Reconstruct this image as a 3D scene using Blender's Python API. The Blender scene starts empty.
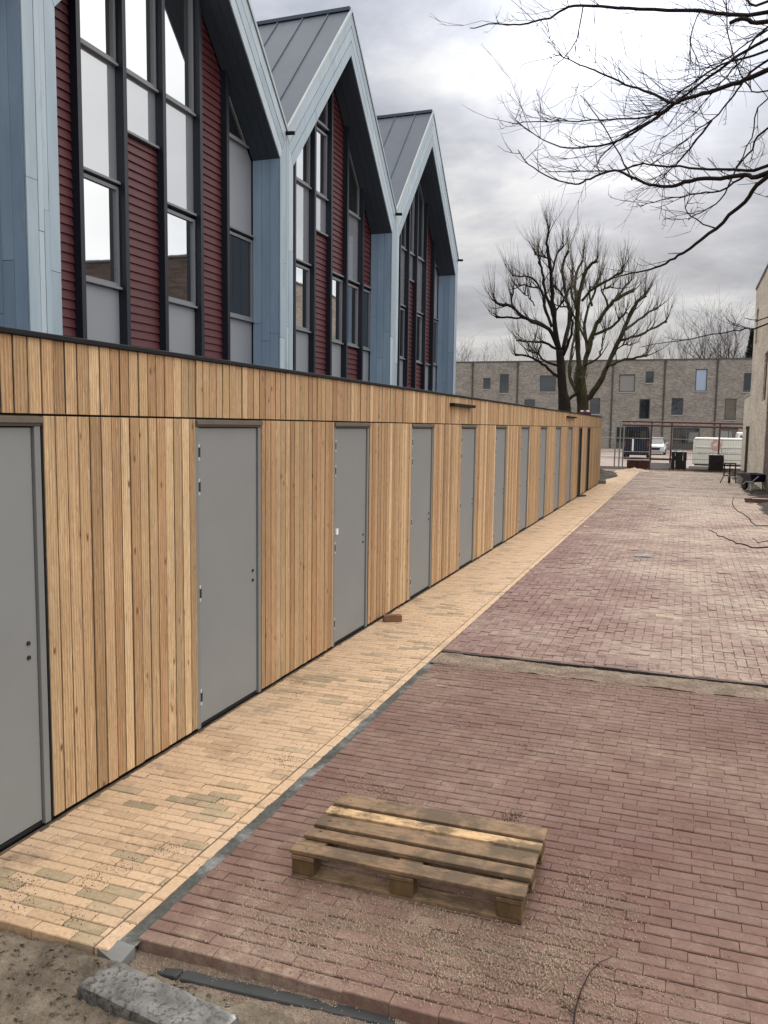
import bpy, math, random
import numpy as np
from mathutils import Vector, Matrix
random.seed(7); rng = np.random.default_rng(7)
S = bpy.context.scene
COL = S.collection
R_ = math.radians
# ------------------------------------------------------------------ camera basis
F, PIT, ROL, YAW, CX, CH = 835.2293934715766, 0.10345274230499624, 0.013557229646686805, 0.3446568939080806, 3.2797984970918037, 2.260994699905839
fw = Vector((-math.sin(YAW)*math.cos(PIT), math.cos(YAW)*math.cos(PIT), -math.sin(PIT)))
r0 = Vector((math.cos(YAW), math.sin(YAW), 0)); u0 = r0.cross(fw)
RT = math.cos(ROL)*r0+math.sin(ROL)*u0; UP = -math.sin(ROL)*r0+math.cos(ROL)*u0
CAM = Vector((CX, 0, CH))
def ray(x, y): return fw+RT*((x-384)/F)-UP*((y-512)/F)
def at_y(x, y, Y): d = ray(x, y); return CAM+d*(Y/d.y)
def at_d(x, y, D): return CAM+ray(x, y)*D
def at_z(x, y, z=0.): d = ray(x, y); return CAM+d*((z-CH)/d.z)
# ------------------------------------------------------------------ materials
def srgb(r, g, b):
    f = lambda c: c/12.92 if c <= .04045 else ((c+.055)/1.055)**2.4
    return (f(r/255), f(g/255), f(b/255), 1)
class NT:
    def __init__(s, name, rough=.7, spec=.3, metal=0.):
        s.m = bpy.data.materials.new(name); s.m.use_nodes = True
        s.t = s.m.node_tree; s.n = s.t.nodes; s.b = s.n['Principled BSDF']
        s.b.inputs['Roughness'].default_value = rough; s.b.inputs['Specular IOR Level'].default_value = spec
        s.b.inputs['Metallic'].default_value = metal
        s._co = None
    def new(s, typ, **k):
        n = s.n.new(typ)
        for a, v in k.items(): setattr(n, a, v)
        return n
    def link(s, a, b): s.t.links.new(a, b)
    def co(s):
        if s._co is None: s._co = s.new('ShaderNodeTexCoord').outputs['Object']
        return s._co
    def mapped(s, scale=(1, 1, 1), rot=(0, 0, 0), offset=None):
        m = s.new('ShaderNodeMapping'); m.inputs['Scale'].default_value = scale; m.inputs['Rotation'].default_value = rot
        s.link(s.co(), m.inputs['Vector'])
        if offset is not None:
            v = s.new('ShaderNodeVectorMath', operation='ADD'); s.link(m.outputs[0], v.inputs[0]); s.link(offset, v.inputs[1]); return v.outputs[0]
        return m.outputs[0]
    def noise(s, scale, detail=4, rough=.55, vec=None, dist=0.):
        n = s.new('ShaderNodeTexNoise'); n.inputs['Scale'].default_value = scale; n.inputs['Detail'].default_value = detail
        n.inputs['Roughness'].default_value = rough; n.inputs['Distortion'].default_value = dist
        s.link(vec if vec is not None else s.co(), n.inputs['Vector']); return n.outputs['Fac']
    def vor(s, scale, vec=None, feature='F1'):
        n = s.new('ShaderNodeTexVoronoi', feature=feature); n.inputs['Scale'].default_value = scale
        s.link(vec if vec is not None else s.co(), n.inputs['Vector']); return n
    def ramp(s, fac, stops, interp='LINEAR'):
        n = s.new('ShaderNodeValToRGB'); cr = n.color_ramp; cr.interpolation = interp
        while len(cr.elements) < len(stops): cr.elements.new(.5)
        for e, (p, c) in zip(cr.elements, stops):
            e.position = p; e.color = c if len(c) == 4 else (*c, 1)
        s.link(fac, n.inputs[0]); return n.outputs[0]
    def attr(s, name='rnd'):
        return s.new('ShaderNodeAttribute', attribute_name=name).outputs['Fac']
    def math(s, op, a, b=None, clamp=False):
        n = s.new('ShaderNodeMath', operation=op); n.use_clamp = clamp
        for i, v in enumerate((a, b)):
            if v is None: continue
            if isinstance(v, (int, float)): n.inputs[i].default_value = v
            else: s.link(v, n.inputs[i])
        return n.outputs[0]
    def mix(s, fac, a, b, blend='MIX'):
        n = s.new('ShaderNodeMix', data_type='RGBA', blend_type=blend)
        for i, v in ((0, fac), (6, a), (7, b)):
            if isinstance(v, (int, float)): n.inputs[i].default_value = v
            elif isinstance(v, tuple): n.inputs[i].default_value = v
            else: s.link(v, n.inputs[i])
        return n.outputs[2]
    def color(s, c):
        if isinstance(c, tuple): s.b.inputs['Base Color'].default_value = c
        else: s.link(c, s.b.inputs['Base Color'])
        return s
    def rough(s, r): s.link(r, s.b.inputs['Roughness']); return s
    def bump(s, h, strength=.3, dist=.01):
        n = s.new('ShaderNodeBump'); n.inputs['Strength'].default_value = strength; n.inputs['Distance'].default_value = dist
        s.link(h, n.inputs['Height']); s.link(n.outputs[0], s.b.inputs['Normal']); return s
G1 = lambda v: (v, v, v, 1)
def mul(c, k): return (c[0]*k, c[1]*k, c[2]*k, 1)
def simple(name, c, rough=.6, var=.12, scale=6., bump=0., metal=0., spec=.3):
    n = NT(name, rough, spec, metal)
    f = n.noise(scale, 5, .6)
    n.color(n.ramp(f, [(.25, mul(c, 1-var)), (.75, mul(c, 1+var))]))
    if bump: n.bump(n.noise(scale*8, 4), bump, .004)
    return n.m
def mat_wood():
    n = NT('larch_boards', .62, .25)
    rnd = n.attr()
    off = n.new('ShaderNodeCombineXYZ'); n.link(n.math('MULTIPLY', rnd, 37.), off.inputs[0]); n.link(n.math('MULTIPLY', rnd, 91.), off.inputs[2])
    v = n.mapped((9, 9, .55), offset=off.outputs[0])
    g = n.noise(5.5, 5, .6, v, 1.3)
    fine = n.noise(40, 3, .6, n.mapped((14, 14, .25), offset=off.outputs[0]))
    wv = n.new('ShaderNodeTexWave', wave_type='BANDS', bands_direction='Y'); wv.inputs['Scale'].default_value = 1.; wv.inputs['Distortion'].default_value = 7.
    wv.inputs['Detail'].default_value = 2.5; wv.inputs['Detail Scale'].default_value = .9; n.link(n.mapped((7, 15, .75), offset=off.outputs[0]), wv.inputs['Vector'])
    base = n.ramp(rnd, [(0, (.31, .205, .11)), (.14, (.52, .37, .21)), (.3, (.47, .295, .165)), (.45, (.37, .265, .15)), (.58, (.68, .51, .31)), (.72, (.38, .235, .125)), (.86, (.52, .375, .215)), (1, (.45, .30, .17))])
    grain = n.ramp(g, [(.3, (.5, .42, .34)), (.45, (1, 1, 1)), (.54, (.74, .66, .57)), (.62, (1.1, 1.1, 1.08))])
    c = n.mix(1., base, grain, 'MULTIPLY')
    c = n.mix(1., c, (.99, 1.0, 1.08, 1), 'MULTIPLY')
    c = n.mix(.6, c, n.ramp(wv.outputs['Fac'], [(.25, (.72, .60, .48)), (.6, (1.02, 1.02, 1.02)), (.95, (1.1, 1.08, 1.04))]), 'MULTIPLY')
    c = n.mix(.55, c, n.ramp(fine, [(.35, G1(.72)), (.65, G1(1.12))]), 'MULTIPLY')
    big = n.noise(.9, 3, .5)
    c = n.mix(.5, c, n.ramp(big, [(.3, (.78, .76, .72)), (.7, (1.1, 1.08, 1.04))]), 'MULTIPLY')
    k = n.vor(3.9, n.mapped((1, 2.6, 1.1), offset=off.outputs[0]))
    kn = n.ramp(k.outputs['Distance'], [(.05, G1(1)), (.09, G1(.5)), (.15, G1(0))])
    c = n.mix(kn, c, (.12, .055, .022, 1))
    n.color(c); n.bump(n.math('ADD', fine, g), .25, .003)
    return n.m
def mat_brick(name, ramp_cols, sand_col, sand_ramp, sand_scale, ygrad=None, dark=None, xgrad=None):
    n = NT(name, .85, .2)
    rnd = n.attr()
    c = n.ramp(rnd, ramp_cols)
    c = n.mix(.75, c, n.ramp(n.noise(45, 5, .65), [(.3, G1(.72)), (.7, G1(1.2))]), 'MULTIPLY')
    s = n.noise(sand_scale, 6, .62)
    s2 = n.noise(sand_scale*11, 4, .7)
    s = n.math('ADD', n.math('MULTIPLY', s, .62), n.math('MULTIPLY', s2, .38))
    if ygrad:
        sep = n.new('ShaderNodeSeparateXYZ'); n.link(n.co(), sep.inputs[0])
        mr = n.new('ShaderNodeMapRange'); n.link(sep.outputs['Y'], mr.inputs[0])
        mr.inputs[1].default_value, mr.inputs[2].default_value, mr.inputs[3].default_value, mr.inputs[4].default_value = ygrad
        s = n.math('ADD', s, mr.outputs[0])
        if xgrad:
            m2 = n.new('ShaderNodeMapRange'); n.link(sep.outputs['X'], m2.inputs[0])
            m2.inputs[1].default_value, m2.inputs[2].default_value, m2.inputs[3].default_value, m2.inputs[4].default_value = xgrad
            s = n.math('ADD', s, m2.outputs[0])
    f = n.ramp(s, sand_ramp)
    sandc = n.mix(1., sand_col, n.ramp(n.noise(160, 3, .7), [(.3, G1(.6)), (.7, G1(1.25))]), 'MULTIPLY')
    c = n.mix(f, c, sandc)
    if dark:
        d = n.ramp(n.noise(dark[0], 6, .65), [(dark[1], G1(0)), (dark[2], G1(dark[3]))])
        c = n.mix(d, c, dark[4])
    n.color(c)
    n.bump(n.math('ADD', n.noise(70, 5, .65), n.math('MULTIPLY', f, n.noise(220, 3, .7))), .5, .004)
    return n.m
def mat_soil(name, a, b, c3, scale=2.5, bump=.8):
    n = NT(name, .95, .1)
    f = n.noise(scale, 8, .65); g = n.noise(scale*14, 5, .7)
    c = n.ramp(f, [(.3, a), (.5, b), (.7, c3)])
    c = n.mix(.7, c, n.ramp(g, [(.3, G1(.55)), (.7, G1(1.3))]), 'MULTIPLY')
    n.color(c); n.bump(n.math('ADD', n.noise(scale*10, 6, .7), n.math('MULTIPLY', n.noise(150, 3, .7), .4)), bump, .02)
    return n.m
def mat_facebrick(name, a, b, mortar, axis='XZ'):
    n = NT(name, .9, .15)
    sep = n.new('ShaderNodeSeparateXYZ'); n.link(n.co(), sep.inputs[0])
    cmb = n.new('ShaderNodeCombineXYZ')
    n.link(sep.outputs['X' if axis == 'XZ' else 'Y'], cmb.inputs[0]); n.link(sep.outputs['Z'], cmb.inputs[1])
    bt = n.new('ShaderNodeTexBrick'); n.link(cmb.outputs[0], bt.inputs['Vector'])
    bt.inputs['Scale'].default_value = 1.; bt.inputs['Brick Width'].default_value = .22; bt.inputs['Row Height'].default_value = .0625
    bt.inputs['Mortar Size'].default_value = .006; bt.inputs['Bias'].default_value = 0.
    bt.inputs['Color1'].default_value = a; bt.inputs['Color2'].default_value = b; bt.inputs['Mortar'].default_value = mortar
    big = n.noise(.55, 5, .6, n.mapped((1, 1, 2.2)))
    mid = n.noise(3.2, 4, .7, n.mapped((1, 1, 3.5)))
    c = n.mix(.8, bt.outputs['Color'], n.ramp(big, [(.3, G1(.78)), (.7, G1(1.18))]), 'MULTIPLY')
    c = n.mix(.9, c, n.ramp(mid, [(.32, G1(.6)), (.68, G1(1.35))]), 'MULTIPLY')
    n.color(c); n.bump(bt.outputs['Fac'], -.4, .006)
    return n.m
def mat_glass(name, tint, refl=.6):
    n = NT(name, .04, .5)
    n.color(tint)
    g = n.new('ShaderNodeBsdfGlossy'); g.inputs['Roughness'].default_value = .02; g.inputs['Color'].default_value = (.86, .88, .9, 1)
    bp = n.new('ShaderNodeBump'); bp.inputs['Strength'].default_value = .05; bp.inputs['Distance'].default_value = .02
    n.link(n.noise(1.6, 2), bp.inputs['Height']); n.link(bp.outputs[0], g.inputs['Normal'])
    mx = n.new('ShaderNodeMixShader'); mx.inputs[0].default_value = refl
    n.link(n.b.outputs[0], mx.inputs[1]); n.link(g.outputs[0], mx.inputs[2])
    n.link(mx.outputs[0], n.n['Material Output'].inputs['Surface'])
    return n.m
def mat_clad(name, c, c2, rust=True):
    n = NT(name, .5, .4)
    rnd = n.attr()
    col = n.ramp(rnd, [(0, mul(c, .88)), (.5, c), (1, c2)])
    st = n.noise(2.2, 6, .65, n.mapped((3, 3, .45)))
    col = n.mix(.6, col, n.ramp(st, [(.3, (.78, .8, .8)), (.7, (1.12, 1.1, 1.08))]), 'MULTIPLY')
    if rust:
        d = n.ramp(n.noise(1.7, 6, .7, n.mapped((2.5, 2.5, .6))), [(.63, G1(0)), (.76, G1(.5))])
        col = n.mix(d, col, (.11, .12, .10, 1))
    n.color(col); n.bump(n.noise(30, 3), .08, .003)
    return n.m
def mat_pallet():
    n = NT('weathered_pallet_wood', .8, .15)
    rnd = n.attr()
    off = n.new('ShaderNodeCombineXYZ'); n.link(n.math('MULTIPLY', rnd, 53.), off.inputs[1])
    g = n.noise(7, 6, .65, n.mapped((.9, 11, 11), offset=off.outputs[0]), .8)
    base = n.ramp(rnd, [(0, (.15, .097, .06)), (.3, (.22, .145, .09)), (.55, (.18, .118, .073)), (.75, (.20, .13, .078)), (1, (.44, .295, .165))])
    c = n.mix(1., base, n.ramp(g, [(.28, (.45, .42, .4)), (.5, (1, 1, 1)), (.7, (1.2, 1.15, 1.08))]), 'MULTIPLY')
    d = n.ramp(n.noise(4.5, 6, .7), [(.44, G1(0)), (.58, G1(.85))])
    c = n.mix(d, c, (.075, .054, .036, 1))
    k = n.vor(5., n.mapped((1.2, 2.2, 2.2), offset=off.outputs[0]))
    c = n.mix(n.ramp(k.outputs['Distance'], [(.06, G1(.85)), (.12, G1(0))]), c, (.07, .04, .02, 1))
    n.color(c); n.bump(g, .4, .004)
    return n.m
def mat_bark(name, a, b, moss=None):
    n = NT(name, .9, .1)
    c = n.ramp(n.noise(5, 6, .65, n.mapped((2, 2, .6))), [(.3, a), (.7, b)])
    if moss: c = n.mix(n.ramp(n.noise(1.1, 4), [(.4, G1(0)), (.6, G1(.8))]), c, moss)
    n.color(c); n.bump(n.noise(14, 5, .7, n.mapped((2, 2, .4))), .5, .03)
    return n.m
M = dict(
    wood=mat_wood(),
    door=simple('grey_door_paint', (.185, .19, .192, 1), .45, .05, 2., .03),
    doorframe=simple('grey_frame_paint', (.165, .168, .168, 1), .5, .06, 3.),
    drip=simple('weathered_drip_strip', (.105, .088, .072, 1), .7, .15, 9., 0, 0, .15),
    darkdoor=simple('dark_brown_door', (.028, .024, .022, 1), .5, .15),
    steel=simple('galvanised_steel', (.26, .26, .27, 1), .35, .1, 20., 0, .8),
    black=simple('black_rubber', (.014, .014, .015, 1), .55, .2),
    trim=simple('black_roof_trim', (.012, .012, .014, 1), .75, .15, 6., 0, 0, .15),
    lamp=simple('bronze_lamp_housing', (.016, .013, .011, 1), .8, .1, 6., 0, 0, .1),
    felt=simple('grey_roof_felt', (.06, .06, .065, 1), .9, .2, 3.),
    yellow=mat_brick('yellow_paving_brick', [(0, (.36, .25, .16)), (.2, (.43, .30, .195)), (.5, (.475, .335, .22)), (.84, (.44, .305, .195)), (.9, (.30, .235, .15)), (1, (.235, .187, .12))],
                     (.46, .34, .24, 1), [(.48, G1(0)), (.64, G1(.7))], 1.1, None, (2.4, .545, .68, .62, (.11, .085, .06, 1))),
    red=mat_brick('red_paving_brick', [(0, (.09, .041, .035)), (.4, (.106, .050, .042)), (.75, (.12, .061, .052)), (1, (.104, .056, .049))],
                  (.34, .265, .205, 1), [(.38, G1(.05)), (.52, G1(.18)), (.60, G1(.36)), (.68, G1(.8))], .8, (2.9, 4.2, .05, 0.)),
    redfar=mat_brick('sanded_red_brick', [(0, (.125, .062, .056)), (.5, (.155, .085, .077)), (1, (.185, .11, .10))],
                  (.34, .272, .222, 1), [(.41, G1(.05)), (.50, G1(.32)), (.56, G1(.62)), (.63, G1(.95))], .62, (8., 30., -.01, .085), (2.6, .55, .66, .55, (.075, .05, .045, 1)), (1.1, 2.8, -.09, .02)),
    sand=mat_soil('paving_sand', (.29, .225, .165, 1), (.37, .295, .22, 1), (.44, .36, .275, 1), 4., .6),
    dirtysand=mat_soil('dirty_trodden_sand', (.11, .085, .068, 1), (.22, .17, .135, 1), (.33, .265, .21, 1), 5., .9),
    joint=mat_soil('brick_joint_fill', (.06, .045, .035, 1), (.13, .095, .07, 1), (.24, .18, .13, 1), 1.6, .4),
    soil=mat_soil('trampled_soil', (.075, .06, .048, 1), (.17, .14, .11, 1), (.27, .225, .175, 1), 3.2, 1.),
    darksoil=mat_soil('dark_earth', (.02, .017, .014, 1), (.045, .037, .03, 1), (.10, .08, .062, 1), 1.8, 1.),
    crumb=simple('brown_earth_crumb', (.075, .06, .046, 1), .95, .3, 20., 0, 0, .1),
    street=mat_soil('street_paving', (.20, .155, .14, 1), (.26, .21, .19, 1), (.31, .26, .235, 1), .6, .2),
    kerb=simple('grey_concrete_kerb', (.038, .04, .042, 1), .7, .3, 7., .3),
    concrete=simple('pale_concrete', (.14, .14, .138, 1), .85, .2, 5., .3),
    mortar=mat_soil('grey_mortar', (.055, .055, .053, 1), (.085, .085, .08, 1), (.25, .255, .255, 1), 2.6, .5),
    pallet=mat_pallet(),
    block=mat_bark('pallet_block_wood', (.07, .045, .025, 1), (.14, .09, .045, 1)),
    zinc=mat_clad('pale_blue_grey_cladding', (.27, .335, .40, 1), (.345, .41, .465, 1)),
    blue=mat_clad('blue_cladding', (.21, .295, .41, 1), (.25, .335, .445, 1)),
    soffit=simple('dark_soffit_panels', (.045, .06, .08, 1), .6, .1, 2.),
    roofzinc=simple('zinc_roof_sheet', (.075, .09, .118, 1), .5, .12, 1.2, 0, .35),
    roofedge=simple('zinc_edge_trim', (.30, .33, .35, 1), .4, .1, 3., 0, .4),
    fin=simple('navy_fin_paint', (.011, .014, .022, 1), .4, .1),
    redboard=simple('oxblood_siding', (.068, .017, .021, 1), .5, .14, 2.5, .05),
    panel=mat_glass('grey_spandrel_glass', (.22, .232, .265, 1), .38),
    panel2=simple('grey_lilac_board', (.195, .207, .235, 1), .4, .04, 1.),
    wframe=simple('lilac_grey_window_frame', (.15, .155, .175, 1), .45, .05),
    glass=mat_glass('reflective_window_glass', (.012, .014, .016, 1), .8),
    glassdark=mat_glass('dark_window_glass', (.012, .014, .016, 1), .10),
    glassblue=mat_glass('pale_blue_blind_glass', (.28, .36, .50, 1), .25),
    blind=simple('grey_window_blind', (.22, .215, .21, 1), .7, .05),
    housebody=simple('dark_house_wall', (.08, .09, .10, 1), .8, .1),
    farbrick=mat_facebrick('grey_brown_brick', (.28, .258, .232, 1), (.19, .174, .155, 1), (.275, .256, .236, 1)),
    beigebrick=mat_facebrick('beige_brick', (.58, .51, .42, 1), (.50, .44, .36, 1), (.52, .47, .39, 1), 'YZ'),
    brownbrick=mat_facebrick('brown_brick', (.12, .085, .07, 1), (.085, .06, .052, 1), (.13, .11, .1, 1), 'YZ'),
    pipe=simple('dark_drainpipe', (.06, .055, .05, 1), .5, .1),
    farframe=simple('dark_grey_window_frame', (.075, .08, .085, 1), .5, .1),
    sill=simple('pale_stone_sill', (.33, .33, .32, 1), .7, .1),
    barkdark=mat_bark('dark_bark', (.010, .008, .007, 1), (.028, .022, .018, 1)),
    barkolive=mat_bark('olive_bark', (.022, .018, .012, 1), (.06, .05, .033, 1), (.06, .065, .03, 1)),
    barkover=mat_bark('purple_brown_bark', (.012, .009, .009, 1), (.035, .026, .024, 1)),
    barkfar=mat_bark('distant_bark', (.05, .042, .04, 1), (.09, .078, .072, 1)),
    twig=simple('young_twig_bark', (.085, .068, .05, 1), .8, .2),
    needle=simple('dark_evergreen_needles', (.012, .022, .014, 1), .9, .3),
    rust=simple('red_brown_steel', (.095, .040, .033, 1), .6, .2, 5.),
    galv=simple('dull_galvanised_tube', (.24, .235, .22, 1), .5, .15, 4., 0, .3),
    navy=simple('navy_vehicle_paint', (.01, .014, .027, 1), .25, .1, 2., 0, 0, .5),
    silver=simple('pale_vehicle_paint', (.50, .53, .56, 1), .25, .05, 2., 0, 0, .5),
    white=simple('white_vehicle_paint', (.74, .74, .70, 1), .3, .04, 2., 0, 0, .5),
    pink=simple('faded_pink_decal', (.62, .36, .34, 1), .5, .05),
    greyprint=simple('grey_print', (.40, .41, .42, 1), .5, .05),
    lightlens=simple('headlamp_lens', (.65, .68, .7, 1), .1, .05),
    redlens=simple('red_lamp_lens', (.25, .02, .02, 1), .2, .05),
    plate=simple('yellow_number_plate', (.62, .45, .05, 1), .5, .03),
    darkred=simple('dark_red_clay_brick', (.055, .02, .018, 1), .9, .5, 3., .3),
    clay=simple('brown_clay_brick', (.16, .085, .05, 1), .9, .25, 14., .4),
    barrow=simple('dark_blue_barrow_tray', (.02, .03, .055, 1), .45, .15),
    palegrey=simple('pale_grey_tube', (.42, .42, .42, 1), .5, .1),
    maroon=simple('maroon_cloth', (.07, .012, .02, 1), .9, .2),
    cream=simple('off_white_cloth', (.55, .5, .5, 1), .9, .1),
    grate=simple('cast_iron_grate', (.03, .025, .023, 1), .7, .2, 20.),
)
# ------------------------------------------------------------------ mesh builder
class MB:
    def __init__(s): s.v = []; s.f = []; s.r = []; s.mi = []
    def add(s, vs, fs, rnd=0., mi=0):
        o = len(s.v); s.v += [tuple(v) for v in vs]
        s.f += [tuple(o+i for i in f) for f in fs]; s.r += [rnd]*len(fs); s.mi += [mi]*len(fs); return s
    def hexa(s, p, rnd=0., mi=0):
        return s.add(p, [(0, 3, 2, 1), (4, 5, 6, 7), (0, 1, 5, 4), (1, 2, 6, 5), (2, 3, 7, 6), (3, 0, 4, 7)], rnd, mi)
    def box(s, x0, x1, y0, y1, z0, z1, rnd=0., mi=0):
        return s.hexa([(x0, y0, z0), (x1, y0, z0), (x1, y1, z0), (x0, y1, z0), (x0, y0, z1), (x1, y0, z1), (x1, y1, z1), (x0, y1, z1)], rnd, mi)
    def prism(s, poly, x0, x1, rnd=0., mi=0):      # polygon in (y,z), extruded in x
        n = len(poly); v = [(x0, a, b) for a, b in poly]+[(x1, a, b) for a, b in poly]
        return s.add(v, [tuple(range(n))[::-1], tuple(range(n, 2*n))]+[(i, (i+1) % n, n+(i+1) % n, n+i) for i in range(n)], rnd, mi)
    def prism_y(s, poly, y0, y1, rnd=0., mi=0):    # polygon in (x,z), extruded in y
        n = len(poly); v = [(a, y0, b) for a, b in poly]+[(a, y1, b) for a, b in poly]
        return s.add(v, [tuple(range(n)), tuple(range(n, 2*n))[::-1]]+[(i, n+i, n+(i+1) % n, (i+1) % n) for i in range(n)], rnd, mi)
    def tube(s, pts, rad, sides=6, rnd=0., mi=0):
        pts = [Vector(p) for p in pts]; n = len(pts)
        if not isinstance(rad, (list, tuple)): rad = [rad]*n
        vs = []; prev = None
        for i, p in enumerate(pts):
            t = (pts[min(i+1, n-1)]-pts[max(i-1, 0)])
            if t.length < 1e-9: t = Vector((0, 0, 1))
            t.normalize()
            if prev is None:
                a = Vector((0, 0, 1)) if abs(t.z) < .9 else Vector((1, 0, 0)); u = t.cross(a).normalized()
            else:
                u = prev-t*prev.dot(t)
                u = u.normalized() if u.length > 1e-6 else t.orthogonal().normalized()
            prev = u; w = t.cross(u)
            for k in range(sides):
                a = 2*math.pi*k/sides; vs.append(p+(u*math.cos(a)+w*math.sin(a))*rad[i])
        fs = []
        for i in range(n-1):
            for k in range(sides):
                k2 = (k+1) % sides; fs.append((i*sides+k, i*sides+k2, (i+1)*sides+k2, (i+1)*sides+k))
        fs.append(tuple(range(sides))[::-1]); fs.append(tuple((n-1)*sides+k for k in range(sides)))
        return s.add(vs, fs, rnd, mi)
    def build(s, name, mat, parent=None, bevel=0., smooth=False, origin=None):
        me = bpy.data.meshes.new(name)
        v = s.v
        if origin is not None: v = [(a-origin[0], b-origin[1], c-origin[2]) for a, b, c in v]
        me.from_pydata(v, [], s.f)
        at = me.attributes.new('rnd', 'FLOAT', 'FACE'); at.data.foreach_set('value', s.r)
        for m in (mat if isinstance(mat, list) else [mat]): me.materials.append(m)
        me.polygons.foreach_set('material_index', s.mi)
        if smooth: me.polygons.foreach_set('use_smooth', [True]*len(s.f))
        me.update()
        o = bpy.data.objects.new(name, me); COL.objects.link(o)
        if parent is not None: o.parent = parent
        if origin is not None: o.location = origin
        if bevel:
            b = o.modifiers.new('bevel', 'BEVEL'); b.width = bevel; b.segments = 2; b.limit_method = 'ANGLE'; b.angle_limit = R_(40)
        return o
def thing(name, label, cat, loc=(0, 0, 0), rz=0., group=None):
    o = bpy.data.objects.new(name, None); COL.objects.link(o); o.location = loc; o.rotation_euler = (0, 0, rz)
    o.empty_display_size = .2
    return tag(o, label, cat, group)
def tag(o, label=None, cat=None, group=None, kind=None):
    if label: o['label'] = label
    if cat: o['category'] = cat
    if group: o['group'] = group
    if kind: o['kind'] = kind
    return o
def struct(name, mb, mat, **k): return tag(mb.build(name, mat, **k), kind='structure')
def grid(x0, x1, y0, y1, nx, ny, zf):
    m = MB(); xs = np.linspace(x0, x1, nx+1); ys = np.linspace(y0, y1, ny+1)
    vs = [(x, y, zf(x, y)) for y in ys for x in xs]
    fs = [(j*(nx+1)+i, j*(nx+1)+i+1, (j+1)*(nx+1)+i+1, (j+1)*(nx+1)+i) for j in range(ny) for i in range(nx)]
    return m.add(vs, fs)
from mathutils import noise as mn
def fbm(x, y, s=1., o=5): return mn.fractal(Vector((x*s, y*s, 3.3)), 1., 2., o)
# ------------------------------------------------------------------ ground and paving
g = MB(); g.box(-600, 600, -300, 900, -.6, -.16); struct('ground', g, M['soil'])
g = MB(); g.box(-120, 120, 52., 96.9, -.15, .0); struct('street', g, M['street'])
def soil_z(x, y): return -.026-.044*min(1, max(0, (2.5-y)*2))-.03*min(1, max(0, (x-.9)*3))+.045*fbm(x, y, 1.7, 5)+.03*abs(fbm(x+9, y, 5, 4))+.012*fbm(x, y+4, 16, 3)
struct('soil_patch', grid(-2., 3.4, -.6, 2.775, 260, 170, soil_z), M['soil'], smooth=True)
def brick(m, cx, cy, hx, hy, rot, zt, rnd, bev=.006, h=.05, bx=None):
    bx = bev if bx is None else bx
    j = lambda a: random.uniform(-a, a)
    c, s = math.cos(rot), math.sin(rot); tx, ty = j(.006), j(.006)
    vs = []
    for lvl, (dz, ins) in enumerate(((-h, 0), (-bev, 0), (0, bev))):
        for a, b in ((-1, -1), (1, -1), (1, 1), (-1, 1)):
            x = a*(hx-(bx if ins else 0)); y = b*(hy-ins)
            vs.append((cx+x*c-y*s, cy+x*s+y*c, zt+dz+(x*tx+y*ty)*.5*(lvl > 0)))
    fs = []
    for l in (0, 4):
        for i in range(4): fs.append((l+i, l+(i+1) % 4, l+4+(i+1) % 4, l+4+i))
    fs.append((8, 9, 10, 11)); m.add(vs, fs, rnd)
# yellow path: courses across, one running course along the outer edge
m = MB(); PW = 1.045; L, W = .205, .073
y = 2.785; row = 0
while y < 45.5:
    off = (row % 2)*.5*L+random.uniform(-.02, .02); x = .01-off
    while x < PW-.075:
        a = max(x, .012); b = min(x+L, PW-.078)
        pd = (.42 if y < 4.1 else .30 if 5.3 < y < 6.9 else .10)*max(0., 1+2.2*fbm(a*.5, y*.5, 2., 2))
        rn = random.uniform(.88, 1.) if random.random() < pd*.62 else random.uniform(0, .84)
        if b-a > .012: brick(m, (a+b)/2, y+W/2, (b-a)/2-.0022, W/2-.0022, random.gauss(0, .005), random.gauss(0, .0014), rn, .004)
        x += L
    y += W; row += 1
y = 2.785
while y < 45.5:
    brick(m, PW-.037, y+L/2, .0345, L/2-.003, random.gauss(0, .006), random.gauss(.001, .0012), random.uniform(.25, .85)); y += L
struct('path', m, M['yellow'])
g = MB(); g.box(-.02, PW, 2.79, 45.5, -.1, -.009); struct('path_bed', g, M['joint'])
# red paving, near field: courses across
m = MB(); L, W = .2, .0775; X0, X1 = 1.115, 9.
y = 2.9; row = 0
while y < 7.56:
    off = (row % 2)*.5*L+random.uniform(-.012, .012)+(random.choice((0, .03, .06)) if row % 9 == 0 else 0); x = X0-off
    if row == 0: off = 0
    while x < X1:
        a = max(x, X0); b = min(x+L, X1)
        if b-a > .03: brick(m, (a+b)/2+random.gauss(0, .0003), y+W/2+random.gauss(0, .0015), (b-a)/2-.0006, W/2-.0022-abs(random.gauss(0, .0012)), random.gauss(0, .007), random.gauss(0, .0016)+.005*fbm(a, y, .8, 2), random.random(), .004, .08, .0012)
        x += L
    y += W; row += 1
struct('brick_road', m, M['red'])
g = MB(); g.box(X0+.01, X1, 2.93, 7.55, -.12, -.010); struct('road_bed', g, M['joint'])
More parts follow.
